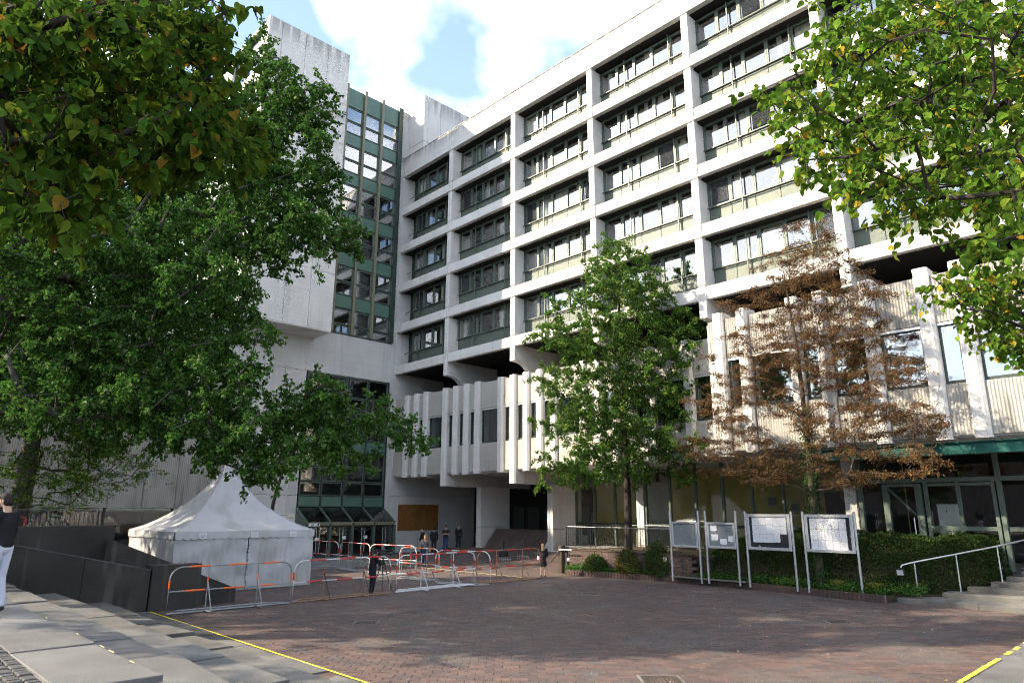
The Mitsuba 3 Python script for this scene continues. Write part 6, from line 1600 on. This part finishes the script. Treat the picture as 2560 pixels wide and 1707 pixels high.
# young linden in the court
# low tree outside the picture on the left whose shade dapples the steps
ex = np.array([(a, b, c) for a, b, c in rngT.uniform((-22, 9, 4.2), (-12.2, 13.2, 9.4), (120, 3)) if ((a + 17) / 5.2) ** 2 + ((b - 11) / 2.4) ** 2 + ((c - 6.8) / 2.9) ** 2 < 1])
tree('maple_tree', 'low spreading tree on the left beyond the head of the steps', 'tree', [(-17.5, 11, 1.6), (-17.4, 11, 4), (-17, 11, 8)], [.2, .16, .05], ex, 39, None, 'bark_dark',
     rad=.7, per=60, size=.13, cols=GREEN_POP, wts=(.5, .35, .15, 0), tip=.009)
cl = unpack(LINC)
tree('linden_tree', 'upright green linden behind the railing in front of the fin-clad podium', 'tree',
     [(6.25, 37.9, 1.1), (6.3, 37.9, 4.2), (6.2, 37.8, 8.5), (6.2, 37.6, 12.5), (6.1, 37.6, 17.5)], [.22, .18, .13, .08, .03], cl, 35, None, 'bark_dark',
     rad=.74, per=300, size=.135, cols=[(.080, .165, .032), (.058, .12, .026), (.13, .205, .042), (.34, .30, .06)], wts=(.5, .27, .2, .03), droop=.4, flat=.6, twigs=6, upn=.45, tip=.009)
# withered chestnut with ivy on its trunk
cl = unpack(BROWN)
kb = tree('chestnut_tree', 'withered chestnut with sparse curled brown leaves in front of the ribbed podium', 'tree',
     [(12.35, 28.75, .2), (12.4, 28.75, 3), (12.4, 28.7, 6.5), (12.3, 28.6, 10), (12.0, 28.5, 13.6)], [.17, .15, .11, .07, .02], cl, 36, None, 'bark_brown',
     rad=.60, per=270, size=.105, cols=[(.125, .068, .033), (.092, .048, .025), (.19, .125, .064), (.115, .095, .034)], wts=(.42, .27, .21, .10), tpl='curl', lm='leaf_dry', droop=.3, flat=.16, twigs=12, upn=.5, tip=.008, sag=-.04, twr=.006,
     keepfn=lambda P_: ((P_ - C0) @ EV) > 2.08)
r = np.random.default_rng(90)
n = 2600; zz_ = r.uniform(.3, 7.5, n); an = r.uniform(0, 2 * PI, n); ra = .19 + .16 * r.random(n) * (1.4 - zz_ / 9)
Pi = np.stack([12.38 + ra * np.cos(an), 28.74 + ra * np.sin(an), zz_], 1)
ms, c = leaves_mesh(Pi, np.stack([np.cos(an), np.sin(an), -1.2 + 0 * an], 1), np.stack([np.cos(an), np.sin(an), .5 + 0 * an], 1) + r.normal(0, .3, (n, 3)), .085 * r.uniform(.6, 1.2, n), palette(r, n, [(.025, .055, .018), (.04, .085, .022)], (.6, .4)), 'diamond')
iv = thing('ivy', 'dark ivy wrapped round the trunk of the withered chestnut', 'ivy')
put(iv, 'leaves', ms, 'leaf_glossy', color=c)
# small sunlit tree at the far left and a thin one beside the tent
cl = unpack(SMALL)
tree('young_tree', 'small tree with bright backlit leaves behind the man at the left edge', 'tree',
     [(-19.6, 27.6, 1.9), (-18.9, 27.2, 4.2), (-18.4, 27.0, 5.4)], [.16, .12, .05], cl, 37, None, 'bark_dark',
     rad=.62, per=75, size=.10, cols=GREEN_BRT, wts=(.55, .35, .1, 0), droop=.3, flat=.25, twigs=6, upn=.75, tip=.007)
cl = np.array([(-12.1 + a, 41 + b, c_) for a, b, c_ in np.random.default_rng(5).uniform((-2.2, -1.5, 5.6), (2.2, 1.5, 9), (34, 3))])
tree('young_tree', 'thin tree standing between the tent and the concrete wall', 'tree',
     [(-14.2, 41.5, 0), (-14.1, 41.4, 3.6), (-13.2, 41.2, 7.5)], [.12, .10, .04], cl, 38, None, 'bark_dark',
     rad=.7, per=80, size=.12, cols=GREEN_POP, wts=(.5, .35, .15, 0), droop=.5, flat=.6, tip=.008)

# ================================================================ hedge, ivy, grass, litter
def scatter_leaves(r, P_, nrm, size, cols, wts, jit=.2):
    n = len(P_); D_ = unit(r, n) + np.array([0, 0, .2]); N_ = nrm + unit(r, n) * .9
    return leaves_mesh(P_, D_, N_, size * r.uniform(.6, 1.25, n), palette(r, n, cols, wts, jit), 'diamond')


HEDGEC = [(.034, .066, .017), (.022, .045, .014), (.066, .10, .027), (.085, .05, .018)]
r = np.random.default_rng(50)
hu1 = lambda v: np.interp(v, [-1.6, -.1, 1.1, 2.2, 2.8], [39.6, 39.1, 37.95, 36.9, 36.3])
def hedge_top(u, v):
    lump = .34 * meshkit.noise(np.stack([u * 1.1, v * 1.3, 0 * u], -1), 3) + .18 * meshkit.noise(np.stack([u * 3.1, v * 3.3, 0 * u + 4], -1), 5)
    h = np.interp(v, [-1.6, -.2, 1.2, 2.2, 2.75], [2.2, 2.2, 1.95, 1.3, .45]); h = h * np.interp(u, [26.5, 28.0, 29.8], [.45, .62, 1.0])
    e = np.clip((hu1(v) - u) / .5, .0, 1) ** .5
    return .2 + (h - .2 + lump - .2) * (0.55 + .45 * e)
n = 52000
u = r.uniform(27.0, 39.2, n); v = r.uniform(-1.6, 2.8, n) ; ok = u < hu1(v); u, v = u[ok], v[ok]
z = hedge_top(u, v); dep = r.random(len(u)) ** 2 * .28; z = z - dep
nS = 9000; vS = r.uniform(-1.6, 2.75, nS); uS = hu1(vS) - r.random(nS) ** 2 * .35 + .05 * np.sin(vS * 9); tS = r.random(nS); zS = .15 + tS * (hedge_top(uS - .25, vS) - .1); uS = uS - .25 * tS ** 3
u, v, z = np.concatenate([u, uS]), np.concatenate([v, vS]), np.concatenate([z, zS])
P_ = np.stack([u, v, z], 1) @ BM[:3, :3].T + C0
ms, c = scatter_leaves(r, P_, np.array([0, 0, .8]) + EV * .6, .072, HEDGEC, (.45, .33, .19, .03))
hd_ = thing('hedge', 'dense dark green hedge behind the notice boards below the glass front', 'hedge', kind='stuff')
put(hd_, 'foliage', ms, 'leaf_glossy', color=c)
gu, gv = np.meshgrid(np.linspace(27, 39.2, 60), np.linspace(-1.6, 2.7, 24), indexing='ij')
gz = np.where(gu < hu1(gv) - .35, np.maximum(hedge_top(gu, gv) - .26, .15), .1)
idx = np.arange(60 * 24).reshape(60, 24)
put(hd_, 'core', MB().add(np.stack([gu, gv, gz], -1).reshape(-1, 3), np.stack([idx[:-1, :-1], idx[1:, :-1], idx[1:, 1:], idx[:-1, 1:]], -1).reshape(-1, 4)), 'soil', 'B', smooth=True)
# ivy over the bed behind the kerb
n = 17000
u = r.uniform(20.9, 37.6, n); v = KV(np.minimum(u, 36.5)) - .12 - r.random(n) ** 1.3 * 1.5
ok = (v > 2.9 - np.clip((u - 27) / 1, 0, 1) * 2) & ~((u > 36.5) & (v > 3.2)); u, v = u[ok], v[ok]
z = .24 + .20 * r.random(len(u)) * (0.4 + meshkit.noise(np.stack([u * 1.4, v * 1.4, 0 * u], -1), 8)) + .25 * np.clip((3.4 - v) / .8, 0, 1) * r.random(len(u))
P_ = np.stack([u, v, z], 1) @ BM[:3, :3].T + C0
ms, c = scatter_leaves(r, P_, np.array([0, 0, 1.0]) + EV * .5, .085, [(.045, .105, .022), (.03, .075, .02), (.09, .17, .035)], (.5, .3, .2))
put(None, 'ground_ivy', ms, 'leaf_glossy', color=c); USED.add('ground_ivy')
labels['ground_ivy'] = {'label': 'low ivy spilling to the edge of the brick kerb', 'category': 'ivy', 'kind': 'stuff'}
# shrubs left of the boards
for i, (u0, v0, rr_, hh, lab) in enumerate(((24.6, 3.0, .85, 1.15, 'rounded shrub with reddish leaves left of the floodlight'), (26.2, 2.9, .95, 1.7, 'taller green shrub under the young linden beside the boards'), (22.6, 3.25, .75, .85, 'low green shrub at the foot of the brick wall'))):
    k = thing('shrub', lab, 'shrub')
    n = 3600; d = unit(r, n); d[:, 2] = abs(d[:, 2]); rr2 = r.uniform(.45, 1.0, n) ** .6
    w = 1 + .25 * (meshkit.noise(d * 3.0 + i * 5, 2) - .5)
    Pb = np.stack([u0 + d[:, 0] * rr_ * rr2 * w, v0 + d[:, 1] * .45 * rr2 * w, .25 + d[:, 2] * hh * rr2 * w], 1)
    P_ = Pb @ BM[:3, :3].T + C0
    ms, c = scatter_leaves(r, P_, d @ BM[:3, :3].T, .085, HEDGEC if i else [(.05, .09, .025), (.16, .07, .025), (.09, .12, .03), (.03, .06, .02)], (.4, .25, .3, .05))
    put(k, 'foliage', ms, 'leaf_glossy', color=c)
    m = MB()
    for j in range(9):
        a = r.uniform(0, 2 * PI); m.tube([(u0, v0, .2), (u0 + .3 * rr_ * math.cos(a), v0 + .2 * math.sin(a), .2 + hh * .5), (u0 + .6 * rr_ * math.cos(a), v0 + .3 * math.sin(a), .2 + hh * .8)], .012, 4)
    put(k, 'stems', m, 'bark_brown', 'B')
for i, (u0, v0, lab) in enumerate(((36.0, 3.0, 'tuft of pale grass between the last board and the handrail'), (34.6, 2.95, 'tuft of pale grass below the rightmost notice board'))):
    k = thing('grass_tuft', lab, 'grass'); m = MB()
    for j in range(170):
        a = r.uniform(0, 2 * PI); l = r.uniform(.3, .6); o = r.normal(0, .1, 2)
        b0 = np.array([u0 + o[0], v0 + o[1] * .6, .2]); q = np.array([math.cos(a), .6 * math.sin(a), 0]) * l * r.uniform(.4, .9); s_ = np.array([-math.sin(a), math.cos(a), 0]) * .007
        p1, p2 = b0 + q * .45 + np.array([0, 0, l * .75]), b0 + q + np.array([0, 0, l * .62])
        m.add([b0 - s_, b0 + s_, p1 + s_, p1 - s_, p2], [[0, 1, 2], [0, 2, 3], [3, 2, 4]])
    g_ = m.get('B'); put(k, 'blades', g_, 'leaf_glossy', color=np.tile([(.20, .22, .05)], (len(g_.vertices), 1)))
# moss and grass in the paver joints, small pale debris, fallen leaves
n = 2600; x = r.uniform(-6, 13, n); y = r.uniform(13.2, 24, n)
row = np.floor(y / BH); c_ = np.floor(x / BL + .5 * (row % 2)); x = (c_ - .5 * (row % 2)) * BL + r.normal(0, .008, n); ysel = r.random(n) < .35; y = np.where(ysel, row * BH + r.normal(0, .006, n), (row + r.random(n)) * BH)
x = np.where(ysel, x + r.uniform(0, BL, n), x)
ok = meshkit.noise(np.stack([x * .7, y * .7, 0 * x], -1), 6) > .46
uv_ = (np.stack([x, y, 0 * x], 1) - C0); ok &= (uv_ @ EV < 23.6) & (uv_ @ EU < 42.1)
x, y = x[ok], y[ok]
ms, c = scatter_leaves(r, np.stack([x, y, .002 + 0 * x], 1), np.array([0, 0, 1.0]), .022, [(.17, .18, .03), (.11, .14, .03), (.24, .21, .05)], (.5, .3, .2))
put('plaza', 'joint_moss', ms, 'leaf_dry', color=c, kind='stuff')
n = 2300; x = r.uniform(-11, 14, n); y = 13.5 + 20 * r.random(n) ** 1.5
uv_ = (np.stack([x, y, 0 * x], 1) - C0); ok = (uv_ @ EV < 23.6) & (uv_ @ EU < 42.0) & (uv_ @ EV > 4); x, y = x[ok], y[ok]
D_ = unit(r, len(x)); D_[:, 2] *= .1; N_ = np.array([0, 0, 1.0]) + unit(r, len(x)) * .35
ms, c = leaves_mesh(np.stack([x, y, .008 + 0 * x], 1), D_, N_, np.where(r.random(len(x)) < .06, .06, .018) * r.uniform(.6, 1.3, len(x)), palette(r, len(x), [(.55, .52, .42), (.42, .36, .18), (.36, .2, .08)], (.62, .26, .12)), 'diamond')
put('plaza', 'debris', ms, 'leaf_dry', color=c, kind='stuff')
for i, (u, v, z, s, lab) in enumerate(((30.9, 29.5, 1.625, .10, 'curled dry leaf on the top slab at the left edge'), (37.2, 29.0, 1.23, .10, 'fallen brown leaf on the steps at the bottom'), (34.8, 26.9, .83, .07, 'small pale leaf on the middle step'), (29.0, 28.4, 1.22, .07, 'dry leaf near the top of the steps'))):
    k = thing('fallen_leaf', lab, 'leaf'); ms, c = leaves_mesh(np.array([bw(u, v, z)]), unit(r, 1) * np.array([1, 1, .1]), np.array([[.2, .1, 1.0]]), np.array([s]), np.array([[.20, .12, .06]]) if i != 2 else np.array([[.6, .55, .45]]), 'curl')
    put(k, 'blade', ms, 'leaf_dry', color=c)
